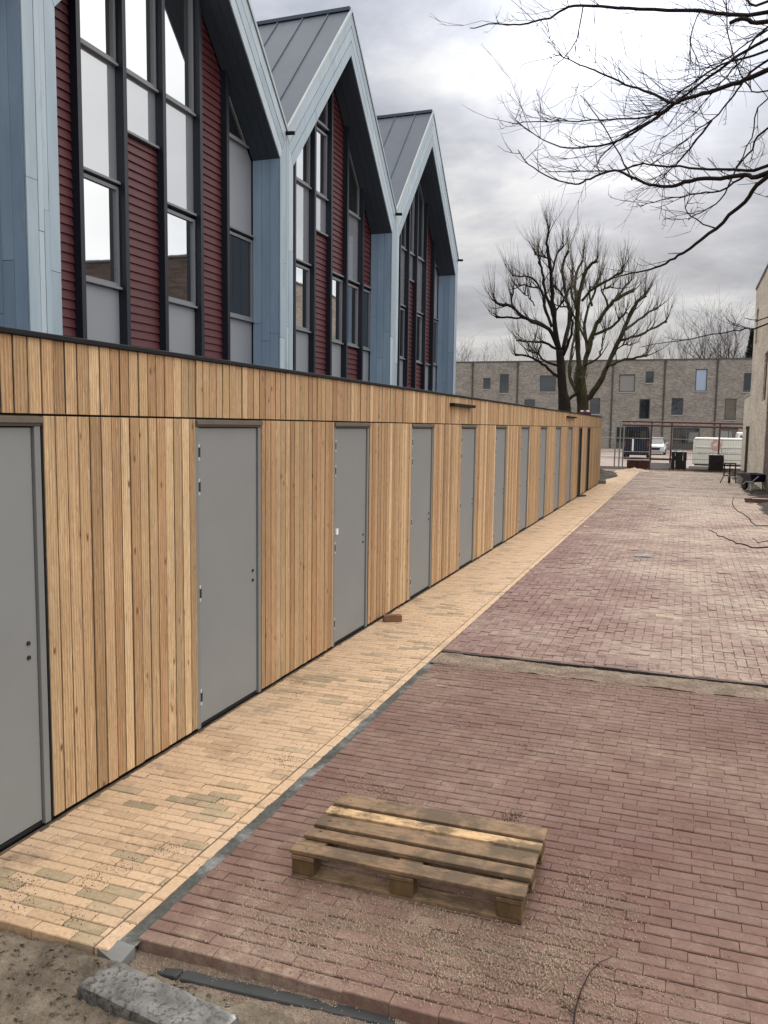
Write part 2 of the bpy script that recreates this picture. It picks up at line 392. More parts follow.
# red paving beyond the trench: herringbone
m = MB(); w = .1; c45, s45 = math.cos(R_(45)), math.sin(R_(45)); Y0, Y1 = 8.02, 47.2; XR = 5.45
N = 480
for ix in range(-2, 62):
    for iy in range(-2, N-70):
        k = (ix-iy) % 4
        if k == 0: lx, ly, rot = (ix+1)*w, (iy+.5)*w, 0.
        elif k == 3: lx, ly, rot = (ix+.5)*w, (iy+1)*w, R_(90)
        else: continue
        x = 1.14+lx; yy = 8.12+ly
        xr = XR+.35*mn.noise(Vector((yy*.6, 1, 0)))+.4 if yy < 46 else XR
        if yy < 24: xr = 9.
        if x < 1.13 or x > xr or yy < Y0+.1 or yy > Y1: continue
        brick(m, x, yy, .0985-abs(random.gauss(0, .0015)), .048-abs(random.gauss(0, .0015)), rot+random.gauss(0, .012), random.gauss(0, .0025)+.011*fbm(x, yy, .9, 4), random.random(), .0035, .06)
x = 1.05
while x < 9.:
    brick(m, x+.1, Y0+.05, .097, .047, random.gauss(0, .012), random.gauss(.004, .002), random.random(), .009, .1); x += .2
yy = Y0+.1
while yy < 45.5:
    brick(m, 1.09, yy+.1, .097, .042, R_(90)+random.gauss(0, .008), random.gauss(0, .002), random.random(), .009, .06); yy += .2
struct('herringbone_road', m, M['redfar'])
g = MB(); g.box(1.05, 9., Y0+.03, Y1, -.14, -.010); struct('herringbone_bed', g, M['sand'])
g = MB(); g.box(XR+.3, 9., 8.2, 47.2, -.14, -.004)
# right hand verge of loose earth
def verge_z(x, y):
    t = min(1, max(0, (x-5.3)/.5)); return -.015+t*(.05+.06*fbm(x, y, 1.6, 5))+.01*fbm(x, y, 7, 3)
struct('verge', grid(5.25, 6.1, 24., 47.5, 16, 220, verge_z), M['darksoil'], smooth=True)
# sand strip between the fields
def trench_z(x, y):
    t = (y-7.52)/.47; return .006-.014*min(1, max(0, t*1.1))-(.12 if y > 7.945+.012*mn.noise(Vector((x*3, 0, 0))) else 0)+.012*fbm(x*1.3, y, 2.2, 5)+.004*fbm(x, y, 14, 3)
struct('sand_strip', grid(1.06, 9., 7.52, 8.02, 320, 34, trench_z), M['dirtysand'], smooth=True)
m = MB(); x = 1.06
while x < 9.: m.box(x, x+.249, 7.972+random.gauss(0, .002), 7.992, -.14, .004+.01*mn.noise(Vector((x*1.3, 0, 0)))+random.gauss(0, .002)); x += .25
tag(m.build('edging_kerb', M['grate'], bevel=.003), 'thin black edging strip across the red paving behind the sand band', 'kerb')
# sand slope in front of the red paving edge
def front_z(x, y):
    t = (2.93-y)/.2; return -.05-.03*t+.014*fbm(x, y, 3.5, 5)+.005*fbm(x, y, 17, 3)
struct('sand_slope', grid(1.0, 9., 2.7, 2.94, 320, 14, front_z), M['dirtysand'], smooth=True)
# mortar joint between path and red paving
m = grid(1.035, 1.135, 2.86, 7.6, 8, 420, lambda x, y: -.006+.006*fbm(x, y, 5, 4)+.004*fbm(x, y, 23, 3))
m.hexa([(.99, 2.785, -.06), (1.125, 2.75, -.06), (1.13, 2.86, -.06), (1.03, 2.862, -.06), (.99, 2.785, -.004), (1.125, 2.75, -.03), (1.13, 2.86, -.008), (1.03, 2.862, .0)], 0., 1)
struct('mortar_joint', m, [M['mortar'], M['concrete']])
# sunken kerb along the front edge
def kerb(x0, x1, y0, y1, rot=0.):
    k = MB(); k.box(-(x1-x0)/2, (x1-x0)/2, -.033, .033, -.12, 0)
    return k
kb = [at_z(140, 961, -.055), at_z(180, 973, -.055), at_z(396, 1020, -.055)]
m = MB()
def kseg(p, q, w0, w1, zt, zq):
    d = (q-p); d.z = 0; d.normalize(); n = Vector((-d.y, d.x, 0))
    m.hexa([(*(p-n*w0).xy, -.2), (*(q-n*w1).xy, -.2), (*(q+n*w1).xy, -.2), (*(p+n*w0).xy, -.2),
            (*(p-n*w0).xy, zt), (*(q-n*w1).xy, zq), (*(q+n*w1).xy, zq), (*(p+n*w0).xy, zt)], random.random())
kseg(kb[0], kb[1], .012, .03, -.085, -.052)
kseg(kb[1]+Vector((.012, 0, 0)), kb[2], .03, .032, -.054, -.056)
q = kb[2]+(kb[2]-kb[1]).normalized()*.01
kseg(q, q+(kb[2]-kb[1]).normalized()*1.0, .032, .032, -.06, -.05)
tag(m.build('kerb', M['kerb'], bevel=.008), 'narrow dark kerb sunk in the soil before the red paving', 'kerb')
# loose kerb stone
A, B, Cc = at_z(110, 957, .0), at_z(236, 1008, .0), at_z(80, 990, .0)
ctr = (B+Cc)/2; ang = math.atan2((B-A).y, (B-A).x)
m = MB(); hx, hy = (B-A).length/2, .105
m.box(-hx, hx, -hy, hy, -.14, 0)
m = MB(); nx_, ny_, nz_ = 40, 14, 8; L3 = [np.linspace(-hx, hx, nx_), np.linspace(-hy, hy, ny_), np.linspace(-.14, 0, nz_)]
def rb(x, y, z):
    d = .002*fbm(x*3+z, y*3+z*2, 4, 4)+.0012*fbm(x+z, y, 40, 3)
    ex = max(0, abs(x)-hx+.02)/.02; ey = max(0, abs(y)-hy+.02)/.02; ez = max(0, z+.02)/.02
    k = max(0, ex+ey+ez-1.2)*.006
    return (x-math.copysign(k, x)+d*.5, y-math.copysign(k, y)+d*.6, z-k+d)
def face_grid(A_, B_, f):
    vs = [f(a_, b_) for b_ in B_ for a_ in A_]; na = len(A_)
    m.add([rb(*v) for v in vs], [(j*na+i, j*na+i+1, (j+1)*na+i+1, (j+1)*na+i) for j in range(len(B_)-1) for i in range(na-1)])
face_grid(L3[0], L3[1], lambda a_, b_: (a_, b_, 0)); face_grid(L3[0], L3[2], lambda a_, b_: (a_, -hy, b_)); face_grid(L3[0], L3[2][::-1], lambda a_, b_: (a_, hy, b_))
face_grid(L3[1], L3[2], lambda a_, b_: (hx, a_, b_)); face_grid(L3[1], L3[2][::-1], lambda a_, b_: (-hx, a_, b_)); face_grid(L3[0], L3[1][::-1], lambda a_, b_: (a_, b_, -.14))
o = m.build('kerb_stone', M['kerb'], smooth=True); o.location = (ctr.x, ctr.y, .0); o.rotation_euler = (R_(-3), R_(2), ang)
o.data.materials.clear()
n = NT('wet_concrete', .42, .45); f = n.noise(9, 6, .65)
n.color(n.mix(n.ramp(n.noise(34, 4, .7), [(.50, G1(0)), (.60, G1(.9))]), n.ramp(f, [(.35, G1(.045)), (.62, G1(.15))]), (.03, .025, .02, 1))); n.bump(n.noise(60, 5), .15, .002)
o.data.materials.append(n.m)
tag(o, 'loose grey kerb stone lying on the soil at the bottom left', 'kerb stone')
# drain covers
for i, (x, yy, lb) in enumerate(((2.65, 15.45, 'nearest'), (2.77, 24.9, 'middle'), (2.77, 34.6, 'farthest'))):
    t = thing('drain_cover', f'rusty dark square drain cover in the red paving, {lb} of the three', 'drain cover', (x, yy, .0), 0, 'drain covers')
    m = MB(); m.box(-.17, .17, -.17, .17, -.05, .007); m.build('frame', M['grate'], t)
    m = MB()
    for k in range(6): m.box(-.13, .13, -.13+k*.045, -.105+k*.045, .007, .016)
    m.build('grating', M['black'], t)
# crumbs and grains
def grains(name, spots, mat, s0, s1, group=None, label=None):
    m = MB()
    for (x, yy, z) in spots:
        s = random.uniform(s0, s1); a = random.uniform(0, 6.28); e = random.uniform(.5, 1.)
        p = [(x+s*math.cos(a+k*2.1)*random.uniform(.6, 1.2), yy+s*math.sin(a+k*2.1)*random.uniform(.6, 1.2), z-.002) for k in range(3)]
        q = [(x+.55*s*math.cos(a+.6+k*2.1), yy+.55*s*math.sin(a+.6+k*2.1), z+s*e) for k in range(3)]
        m.add(p+q, [(0, 1, 4, 3), (1, 2, 5, 4), (2, 0, 3, 5), (3, 4, 5)], random.random())
    o = m.build(name, mat); tag(o, label, name.replace('_', ' '), None, 'stuff'); return o
sp = []
def clump(cx, cy, rx, ry, n, z=.001):
    for _ in range(n): sp.append((random.gauss(cx, rx), random.gauss(cy, ry), z))
for cx, cy in ((.62, 3.22), (.72, 2.95), (.45, 2.93), (.78, 3.6), (.3, 3.05), (.7, 4.2), (.66, 3.4), (.85, 4.9)): clump(cx, cy, .06, .05, random.choice((40, 80, 130)))
for cx, cy in ((.45, 9.3), (.5, 13.4), (.35, 6.2)): clump(cx, cy, .07, .07, 40)
for _ in range(420): sp.append((random.uniform(.02, 1.03), 2.8+random.random()**2*8, .001))
for _ in range(420): sp.append((random.uniform(.004, .09), random.uniform(2.8, 30), .001))
clump(2.42, 4.62, .05, .06, 160); clump(2.46, 4.66, .02, .03, 60, .02)
clump(1.75, 6.05, .08, .08, 90); clump(2.3, 5.75, .07, .05, 60); clump(1.55, 6.5, .05, .05, 40)
for _ in range(1500): 
    x, yy = random.uniform(-.3, 2.), random.uniform(1.6, 2.76)
    sp.append((x, yy, soil_z(x, yy)))
for _ in range(900): sp.append((random.uniform(5.0, 6.05), random.uniform(24, 47), .03))
grains('soil_crumbs', sp, M['crumb'], .0014, .0042, label='dark crumbs of earth scattered on the paving')
sp = []
for _ in range(2600):
    x, yy = random.uniform(-.3, 3.), random.uniform(1.5, 2.78); cl_ = fbm(x, yy, 2.2, 3)
    if cl_ > -.15: sp.append((x, yy, soil_z(x, yy)-.002))
grains('soil_clods', sp, M['soil'], .005, .02, label='small clods of earth lying on the trampled soil')
sp = []
for _ in range(14000):
    x, yy = random.uniform(1.1, 6.), random.choice((random.gauss(7.72, .13), random.gauss(7.45, .2), random.gauss(8.5, .35), random.uniform(2.9, 7.6)))
    if yy < 2.92: continue
    if 7.58 < yy < 8.02: z = trench_z(x, yy)
    else:
        z = .003
        if fbm(x, yy, .9, 3) < .05: continue
    sp.append((x, yy, z))
for cx, cy, rx, ry, n in ((1.95, 3.28, .26, .2, 3600), (2.55, 3.3, .35, .17, 4600), (2.95, 3.75, .14, .28, 1300), (3.05, 3.2, .2, .12, 800), (1.45, 3.3, .08, .15, 350), (1.6, 4.6, .15, .2, 400)):
    for _ in range(n):
        x, yy = random.gauss(cx, rx), random.gauss(cy, ry)
        if yy > 2.92 and x > 1.12: sp.append((x, yy, .002))
for _ in range(2500):
    x, yy = random.uniform(1.12, 3.4), random.uniform(2.72, 2.9); sp.append((x, yy, front_z(x, yy)))
grains('sand_grains', sp, M['sand'], .0022, .0065, label='coarse pale sand strewn over the red bricks')
# ------------------------------------------------------------------ timber shed
YS, YE = -3., 35.46; DW, DP, DY = .98, 2.5, 5.157; ZD, ZT = 2.29, 2.70
shed = thing('timber_shed', 'long low storage shed clad in vertical larch boards with a row of grey doors', 'shed', (0, 0, 0))
m = MB(); m.box(-2.6, -.08, YS, YE-.03, -.1, 2.68); m.build('wall', M['darkdoor'], shed)
m = MB(); m.box(-2.62, -.03, YS-.02, YE, 2.685, 2.705); m.build('roof', M['felt'], shed)
doors = [DY+DP*k for k in range(-1, 11)]
doors = [d+(.07 if i > 9 else 0) for i, d in enumerate(doors)]
lo = MB(); up = MB(); bw = .0945; k = 0
yy = YS
while yy < YE-.01:
    w = bw*random.uniform(.93, 1.07)
    a, b = yy+.0052, min(yy+w-.0052, YE); xo = random.uniform(-.004, .004)
    rnd = random.random()
    up.box(-.024, xo, a, b, ZD+.008, ZT-.001, rnd)
    segs = [(a, b)]
    for d in doors:
        ns = []
        for s0, s1 in segs:
            if s1 <= d-.004 or s0 >= d+DW+.004: ns.append((s0, s1)); continue
            if s0 < d-.012: ns.append((s0, d-.004))
            if s1 > d+DW+.012: ns.append((d+DW+.004, s1))
        segs = ns
    xo = random.uniform(-.003, .003); rnd = random.random() if random.random() < .75 else rnd
    for s0, s1 in segs: lo.box(-.024, xo, s0, s1, .022+random.uniform(-.002, .002), ZD-.004, rnd)
    yy += w
x = -.05
while x > -2.6:                        # end wall boards
    rnd = random.random(); lo.box(max(x-.09, -2.6), x-.004, YE-.028, YE-.004, .02, ZD, rnd); up.box(max(x-.09, -2.6), x-.004, YE-.028, YE-.004, ZD+.008, ZT-.001, rnd); x -= .0945
bk = MB(); bk.box(-.055, -.006, YS, YE-.03, ZD+.012, ZT-.004)  # black sheet added close behind the boards so their gaps read as shadow
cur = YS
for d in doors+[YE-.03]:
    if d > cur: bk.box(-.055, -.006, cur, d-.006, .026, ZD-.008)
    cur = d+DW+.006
bk.build('gap_shade_backing', M['trim'], shed)
lo.build('lower_cladding', M['wood'], shed, bevel=.002)
up.build('upper_cladding', M['wood'], shed, bevel=.002)
m = MB(); m.box(-.05, .022, YS-.02, YE+.012, ZT, ZT+.03); m.box(-2.62, -.05, YE-.04, YE+.012, ZT, ZT+.03); m.build('roof_edge', M['trim'], shed, bevel=.005)
m = MB(); m.box(-.07, -.03, YS, YE-.05, .0, .022); m.build('plinth', M['black'], shed)
for i, d in enumerate(doors):
    dk = i in (10, 11)
    fm = MB(); ft = .045
    fm.box(-.075, -.006, d, d+ft, .005, ZD-.06); fm.box(-.075, -.006, d+DW-ft, d+DW, .005, ZD-.06)
    fr = fm.build('door_frame', M['darkdoor' if dk else 'doorframe'], shed, bevel=.003)
    hd = MB(); hd.prism_y([(-.075, ZD-.058), (-.004, ZD-.058), (.0, ZD-.042), (.014, ZD-.040), (.012, ZD-.012), (-.02, ZD-.002), (-.075, ZD-.002)], d, d+DW)
    hd.build('drip_moulding', M['drip'], fr)
    lf = MB(); lf.box(-.07, -.022 if not dk else -.05, d+ft+.004, d+DW-ft-.008, .03, ZD-.066)
    leaf = lf.build('door', M['darkdoor' if dk else 'door'], shed, bevel=.004)
    if dk: leaf['label'] = 'dark brown door'
    if i > 9 or i == 0 and False: continue
    for hz in (2.05, 1.80, 1.02, .24):
        h = MB(); h.tube([(-.012, d+ft+.002, hz-.045), (-.012, d+ft+.002, hz+.045)], .011, 8); h.box(-.021, -.018, d+ft, d+ft+.04, hz-.04, hz+.04)
        hg = h.build('hinge', M['black'], leaf)
        for dz in (-.047, .047):
            h = MB(); h.tube([(-.012, d+ft+.002, hz+dz-.012), (-.012, d+ft+.002, hz+dz+.012)], .012, 8); h.build('pin_cap', M['palegrey'], hg)
    for hz, nm in ((1.06, 'latch_hole'), (.98, 'lock')):
        h = MB(); h.tube([(-.024, d+DW-ft-.075, hz), (-.014, d+DW-ft-.075, hz)], .012, 10); h.build(nm, M['black'], leaf)
    if i == 2:
        h = MB(); h.box(-.021, -.006, d+ft+.035, d+ft+.085, 1.15, 1.21); h.build('tag_plate', M['white'], leaf)
for y0, y1 in ((11.9, 13.2), (24.6, 26.4)):
    lp = MB(); lp.box(.0, .085, y0, y1, 2.555, 2.60); lp.build('wall_lamp', M['lamp'], shed, bevel=.006)
# ------------------------------------------------------------------ gabled houses
XF, XB = -3.6, -4.14
V = [1.9, 7.77, 13.83, 19.74, 25.62]
ZV, ZA, ZI, ZJ, HP = 7.38, 10.69, 6.86, 9.84, .26
BAYS = {
 1: ([8.91, 9.82, 10.73, 11.71, 12.52], [
   [('red', 0, 99)],
   [('panel', 0, 4.06), ('win', 4.1, 5.43), ('spandrel', 5.5, 7.0), ('win', 7.03, 99)],
   [('red', 0, 6.18), ('spandrel', 6.24, 6.98), ('win', 7.02, 99)],
   [('panel', 0, 4.06), ('win', 4.1, 5.43), ('spandrel', 5.52, 6.98), ('win', 7.02, 99)],
   [('red', 0, 99)],
   [('panel', 0, 4.06), ('wind', 4.1, 5.5), ('panel', 5.58, 7.02), ('wind', 7.05, 99)]]),
 2: ([15.05, 15.98, 16.83, 17.72, 18.69], [
   [('red', 0, 99)],
   [('panel', 0, 4.12), ('win', 4.17, 5.43), ('spandrel', 5.52, 7.0), ('win', 7.04, 99)],
   [('red', 0, 6.24), ('spandrel', 6.28, 6.98), ('win', 7.02, 8.33), ('wind', 8.45, 99)],
   [('panel', 0, 4.06), ('win', 4.1, 5.48), ('red', 5.58, 99)],
   [('red', 0, 4.05), ('win', 4.1, 5.48), ('spandrel', 5.58, 7.03), ('wind', 7.06, 99)],
   [('panel', 0, 4.05), ('wind', 4.1, 5.5), ('red', 5.6, 99)]]),
 3: ([21.4, 22.14, 22.86, 23.75, 24.55], [
   [('red', 0, 99)],
   [('panel', 0, 4.06), ('wind', 4.1, 5.43), ('spandrel', 5.52, 6.98), ('wind', 7.02, 99)],
   [('red', 0, 6.26), ('spandrel', 6.3, 7.0), ('win', 7.02, 99)],
   [('red', 0, 4.05), ('win', 4.1, 5.44), ('spandrel', 5.52, 6.98), ('wind', 7.03, 99)],
   [('panel', 0, 4.08), ('red', 4.12, 99)],
   [('panel', 0, 4.12), ('wind', 4.16, 5.48), ('panel', 5.55, 7.08), ('wind', 7.12, 99)]])}
BAYS[0] = ([f-5.92 for f in BAYS[1][0]], BAYS[1][1])
def offset_poly(p, d):                 # inset a convex counter-clockwise polygon
    n = len(p); out = []
    for i in range(n):
        a, b, c = Vector(p[i-1]), Vector(p[i]), Vector(p[(i+1) % n])
        e1, e2 = (b-a).normalized(), (c-b).normalized()
        n1, n2 = Vector((-e1.y, e1.x)), Vector((-e2.y, e2.x))
        k = 1+n1.dot(n2)
        q = b+(n1+n2)*(d/max(k, .15)); out.append((q.x, q.y))
    return out
HL = {0: 'pale blue gabled house at the left edge, mostly out of the frame', 1: 'nearest gabled house, its roof peak cut off by the top of the photo',
      2: 'middle gabled house behind the shed with a full zinc roof slope in sight', 3: 'gabled house at the far end of the row, smallest peak'}
for hi in range(4):
    y0, y1 = V[hi], V[hi+1]; yc = (y0+y1)/2
    if hi == 3: y1e = y1+.02
    a, b = y0+HP, y1-HP
    slope = (ZJ-ZI)/(yc-a)
    zin = lambda y: ZI+slope*((y-a) if y < yc else (b-y))
    H = thing('gabled_house', HL[hi], 'house', (XF, yc, 0), 0, 'row of gabled houses behind the shed')
    org = None
    def part(name, mb, mat, parent=H, **k):
        o = mb.build(name, mat, None, **k); o.parent = parent
        if parent is H: o.matrix_parent_inverse = Matrix.Translation((-XF, -yc, 0))
        return o
    # body
    m = MB(); m.prism([(y0+.004, 0), (y1-.004, 0), (y1-.004, ZV-.3), (yc, ZA-.35), (y0+.004, ZV-.3)], -13., XB-.09); part('wall', m, M['housebody'])
    # frame boards
    m = MB(); G = .006; nb = 3
    for k in range(nb):
        t0, t1 = k/nb, (k+1)/nb
        for sgn in (0, 1):
            ic, ov = ((a, ZI), (y0, ZV)) if sgn == 0 else ((b, ZI), (y1, ZV))
            lp = lambda p, q, t: (p[0]+(q[0]-p[0])*t, p[1]+(q[1]-p[1])*t)
            gg = .012
            P = [lp(ic, ov, t0+gg), lp((yc, ZJ), (yc, ZA), t0+gg), lp((yc, ZJ), (yc, ZA), t1-gg), lp(ic, ov, t1-gg)]
            P[0] = (P[0][0], P[0][1]+.003); 
            # boards of unequal length along the slope
            cut = random.uniform(.3, .7)
            mid0, mid1 = lp(P[0], P[1], cut), lp(P[3], P[2], cut)
            e = .002/ (yc-a)
            for Q in ([P[0], lp(P[0], P[1], cut-e), lp(P[3], P[2], cut-e), P[3]], [lp(P[0], P[1], cut+e), P[1], P[2], lp(P[3], P[2], cut+e)]):
                if sgn: Q = Q[::-1]
                m.prism(Q, XF-.025, XF+random.uniform(-.002, .002), random.random())
    for sgn in (0, 1):
        edges = [0, .085, HP]
        for k in range(2):
            e0, e1 = edges[k]+.003, edges[k+1]-.003
            if sgn == 0: p0, p1 = y0+e0, y0+e1
            else: p0, p1 = y1-e1, y1-e0
            zt = lambda y: ZI+(ZV-ZI)*(1-min(abs(y-y0), abs(y-y1))/HP)-.006
            cuts = [0, random.uniform(3.6, 6.2), None]
            for c0, c1 in zip(cuts[:-1], cuts[1:]):
                sh = random.uniform(-.004, .004)
                if c1 is None: poly = [(p0, c0+.003), (p1, c0+.003), (p1, zt(p1)), (p0, zt(p0))]
                else: poly = [(p0, c0+.003), (p1, c0+.003), (p1, c1), (p0, c1)]
                m.prism(poly, XF-.025, XF+sh, random.random())
    part('gable_frame', m, M['zinc'], bevel=.004)
    # solid behind the boards and the recess linings
    m = MB(); tk = .03
    m.prism([(y0+.002, 0), (a-.012, 0), (a-.012, ZI), (y0+.002, ZV-.02)], XB-.08, XF-.03); m.prism([(b+.012, 0), (y1-.002, 0), (y1-.002, ZV-.02), (b+.012, ZI)], XB-.08, XF-.03)
    m.prism([(a-.012, ZI+.012), (yc, ZJ+.014), (yc, ZA-.03), (y0+.002, ZV-.03)], XB-.08, XF-.03); m.prism([(yc, ZJ+.014), (b+.012, ZI+.012), (y1-.002, ZV-.03), (yc, ZA-.03)], XB-.08, XF-.03)
    part('frame_core', m, M['trim'])
    nbd = 3; wd = (XF-.028-XB)/nbd
    for yy0, yy1 in ((a-.012, a), (b, b+.012)):
        m = MB()
        for k in range(nbd):
            zc = random.uniform(2, 5)
            for z0, z1 in ((0, zc-.003), (zc+.003, ZI)): m.box(XB+k*wd+.003, XB+(k+1)*wd-.003, yy0, yy1, z0, z1, random.random())
        part('side_lining', m, M['blue'])
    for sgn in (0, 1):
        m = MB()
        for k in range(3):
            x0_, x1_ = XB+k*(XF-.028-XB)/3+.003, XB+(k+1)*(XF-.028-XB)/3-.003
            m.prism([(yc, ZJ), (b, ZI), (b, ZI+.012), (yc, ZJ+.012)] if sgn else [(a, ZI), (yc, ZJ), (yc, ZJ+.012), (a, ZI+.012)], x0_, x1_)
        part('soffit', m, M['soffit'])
    # roof
    m = MB(); th = .05
    ey = .03
    for sgn in (0, 1):
        yo = y0 if sgn == 0 else y1
        P = [(yo, ZV+.0), (yc, ZA), (yc, ZA+th), (yo, ZV+th)]
        if sgn: P = P[::-1]
        m.prism(P, -13., XF-.02)
        xs = XF-.5
        while xs > -12.8:
            Q = [(yo, ZV+th), (yc, ZA+th), (yc, ZA+th+.035), (yo, ZV+th+.035)]
            if sgn: Q = Q[::-1]
            m.prism(Q, xs-.012, xs+.012); xs -= .58
    m.box(-13., XF-.02, yc-.06, yc+.06, ZA+.03, ZA+th+.05)
    part('roof', m, M['roofzinc'])
    m = MB()
    for sgn in (0, 1):
        yo = y0 if sgn == 0 else y1
        P = [(yo, ZV+.004), (yc, ZA+.004), (yc, ZA+th+.03), (yo, ZV+th+.03)]
        if sgn: P = P[::-1]
        m.prism(P, XF-.018, XF+.022)
    part('roof_edge', m, M['roofedge'])
    m = MB(); m.tube([(XF-.1, y1-.03, ZV-.02), (XF+.16, y1-.03, ZV-.04)], .035, 8); part('gutter_spout', m, M['trim'])
    # infill of the recess
    fins, bays = BAYS[hi]
    FW = .08
    def top(ya, yb, z1):
        """upper outline from yb back to ya, clipped by the slope"""
        pts = []
        for yy in ([yb]+([yc] if ya < yc < yb else [])+[ya]): pts.append((yy, min(z1, zin(yy)-.012)))
        # crossing points with z1
        out = []
        for i, p in enumerate(pts):
            out.append(p)
            if i+1 < len(pts):
                q = pts[i+1]; zp, zq = zin(p[0])-.012, zin(q[0])-.012
                if (zp-z1)*(zq-z1) < 0:
                    t = (z1-zp)/(zq-zp); out.append((p[0]+(q[0]-p[0])*t, z1))
        return out
    for f in fins:
        m = MB(); m.prism([(f, 0), (f+FW, 0)]+top(f, f+FW, 99), XB-.05, XB+.10); part('fin', m, M['fin'], bevel=.004)
    m = MB(); m.prism([(a, 0), (b, 0)]+top(a, b, 99), XB-.085, XB-.06); part('backing', m, M['fin'])
    edges = [a]+[e for f in fins for e in (f, f+FW)]+[b]
    for bi, cells in enumerate(bays):
        ya, yb = edges[2*bi]+.002, edges[2*bi+1]-.002
        for kind, z0, z1 in cells:
            if zin(ya) < z0 and zin(yb) < z0: continue
            T = top(ya, yb, z1)
            if max(p[1] for p in T) < z0+.1: continue
            # clip low side
            base = [(ya, z0), (yb, z0)]
            if zin(yb)-.012 < z0: yx = b-(z0+.012-ZI)/slope; base = [(ya, z0), (yx, z0)]; T = [p for p in T if p[1] > z0+.001]
            if zin(ya)-.012 < z0: yx = a+(z0+.012-ZI)/slope; base = [(yx, z0), base[1]]; T = [p for p in T if p[1] > z0+.001]
            poly = base+T
            if kind == 'red':
                z = z0; red = MB()
                while z < max(p[1] for p in T):
                    zt = min(z+.115, z1)
                    def span(zz):
                        s0, s1 = ya, yb
                        if ya < yc: s0 = max(s0, a+(zz+.012-ZI)/slope)
                        if yb > yc: s1 = min(s1, b-(zz+.012-ZI)/slope)
                        return s0, s1
                    l0, l1 = span(z); u0_, u1_ = span(zt)
                    if l1-l0 < .02: break
                    if u1_ < u0_: u0_ = u1_ = (l0+l1)/2
                    red.hexa([(XB-.055, l0, z), (XB-.006, l0, z), (XB-.006, l1, z), (XB-.055, l1, z), (XB-.055, u0_, zt), (XB-.03, u0_, zt), (XB-.03, u1_, zt), (XB-.055, u1_, zt)], random.random())
                    z += .115
                part('siding', red, M['redboard'])
            elif kind in ('panel', 'spandrel'):
                pan = MB(); pan.prism(poly, XB-.055, XB-.03)
                part('infill_panel' if kind == 'panel' else 'spandrel_panel', pan, M['panel2' if kind == 'panel' else 'panel'])
            else:
                inn = offset_poly(poly, .048)
                fr = MB(); n = len(poly)
                for i in range(n):
                    j = (i+1) % n
                    if (Vector(poly[i])-Vector(poly[j])).length < 1e-4: continue
                    fr.prism([poly[i], poly[j], inn[j], inn[i]], XB-.055, XB-.005)
                w = part('window', fr, M['wframe'])
                gl = MB(); gl.prism(inn, XB-.052, XB-.035)
                go = gl.build('pane', M['glass' if kind == 'win' else 'glassdark']); go.parent = w
            if z0 > .5: ledge = MB(); ledge.box(XB-.05, XB+.035, base[0][0], base[1][0], z0-.04, z0-.004); part('ledge', ledge, M['wframe'], bevel=.004)
# ------------------------------------------------------------------ brick fronts with real openings
def wall_holes(axis, c, u0, u1, z0, z1, holes, depth, thick, sgn):
    """sheet with openings; axis 'y' -> plane y=c facing -y ; axis 'x' -> plane x=c facing -x"""
    us = sorted({u0, u1, *[h[0] for h in holes], *[h[1] for h in holes]}); zs = sorted({z0, z1, *[h[2] for h in holes], *[h[3] for h in holes]})
    m = MB()
    P = (lambda u, d, z: (u, c+d, z)) if axis == 'y' else (lambda u, d, z: (c+d, u, z))
    flip = axis == 'x'
    def quad(p): m.add(p[::-1] if flip else p, [(0, 1, 2, 3)])
    for ua, ub in zip(us[:-1], us[1:]):
        for za, zb in zip(zs[:-1], zs[1:]):
            uc, zc = (ua+ub)/2, (za+zb)/2
            if any(h[0] < uc < h[1] and h[2] < zc < h[3] for h in holes): continue
            quad([P(ua, 0, za), P(ub, 0, za), P(ub, 0, zb), P(ua, 0, zb)])
    for a, b, c0, c1 in holes:
        quad([P(a, 0, c0), P(a, depth, c0), P(b, depth, c0), P(b, 0, c0)][::-1]); quad([P(a, 0, c1), P(a, depth, c1), P(b, depth, c1), P(b, 0, c1)])
        quad([P(a, 0, c0), P(a, 0, c1), P(a, depth, c1), P(a, depth, c0)][::-1]); quad([P(b, 0, c0), P(b, 0, c1), P(b, depth, c1), P(b, depth, c0)])
    quad([P(u0, 0, z1), P(u1, 0, z1), P(u1, thick, z1), P(u0, thick, z1)])
    quad([P(u0, 0, z0), P(u0, 0, z1), P(u0, thick, z1), P(u0, thick, z0)][::-1]); quad([P(u1, 0, z0), P(u1, 0, z1), P(u1, thick, z1), P(u1, thick, z0)])
    quad([P(u0, thick, z0), P(u1, thick, z0), P(u1, thick, z1), P(u0, thick, z1)][::-1])
    return m
YB = 97.
pp = [-31.5, -26.15, -20.79, -15.46, -10.1, -4.83, .66, 5.98, 11.3, 16.6]
wins = [(-4.03, -2.32, 6.29, 8.22, 'blind'), (-1.23, -.38, 7.27, 8.53, 'd'), (3.91, 5.09, 6.35, 8.74, 'b'), (8.71, 10.3, 6.28, 8.27, 'd'), (-1.76, -.63, 3.33, 5.53, 'd'), (1.6, 2.81, 3.8, 5.64, 'd'),
        (7.0, 8.14, 3.31, 5.59, 'd'), (1.88, 4.64, .05, 2.43, 'd'), (6.67, 8.43, .1, 2.42, 'd'), (-19.41, -18.54, 6.65, 7.92, 'd'), (-17.45, -16.38, 6.18, 8.37, 'd'), (-12.78, -10.98, 6.33, 8.17, 'd'),
        (-14.49, -13.28, 3.55, 5.45, 'd'), (-7.08, -5.97, 3.84, 5.63, 'd'), (-9.0, -7.9, 6.35, 8.5, 'd'), (-4.2, -2.2, .05, 2.43, 'd'), (-9.4, -7.4, .05, 2.43, 'd'),
        (-24.2, -23., 6.3, 8.3, 'd'), (13., 14.2, 6.3, 8.5, 'd'), (12.6, 13.7, 3.4, 5.5, 'd'), (-29., -28., 6.3, 8.3, 'd')]
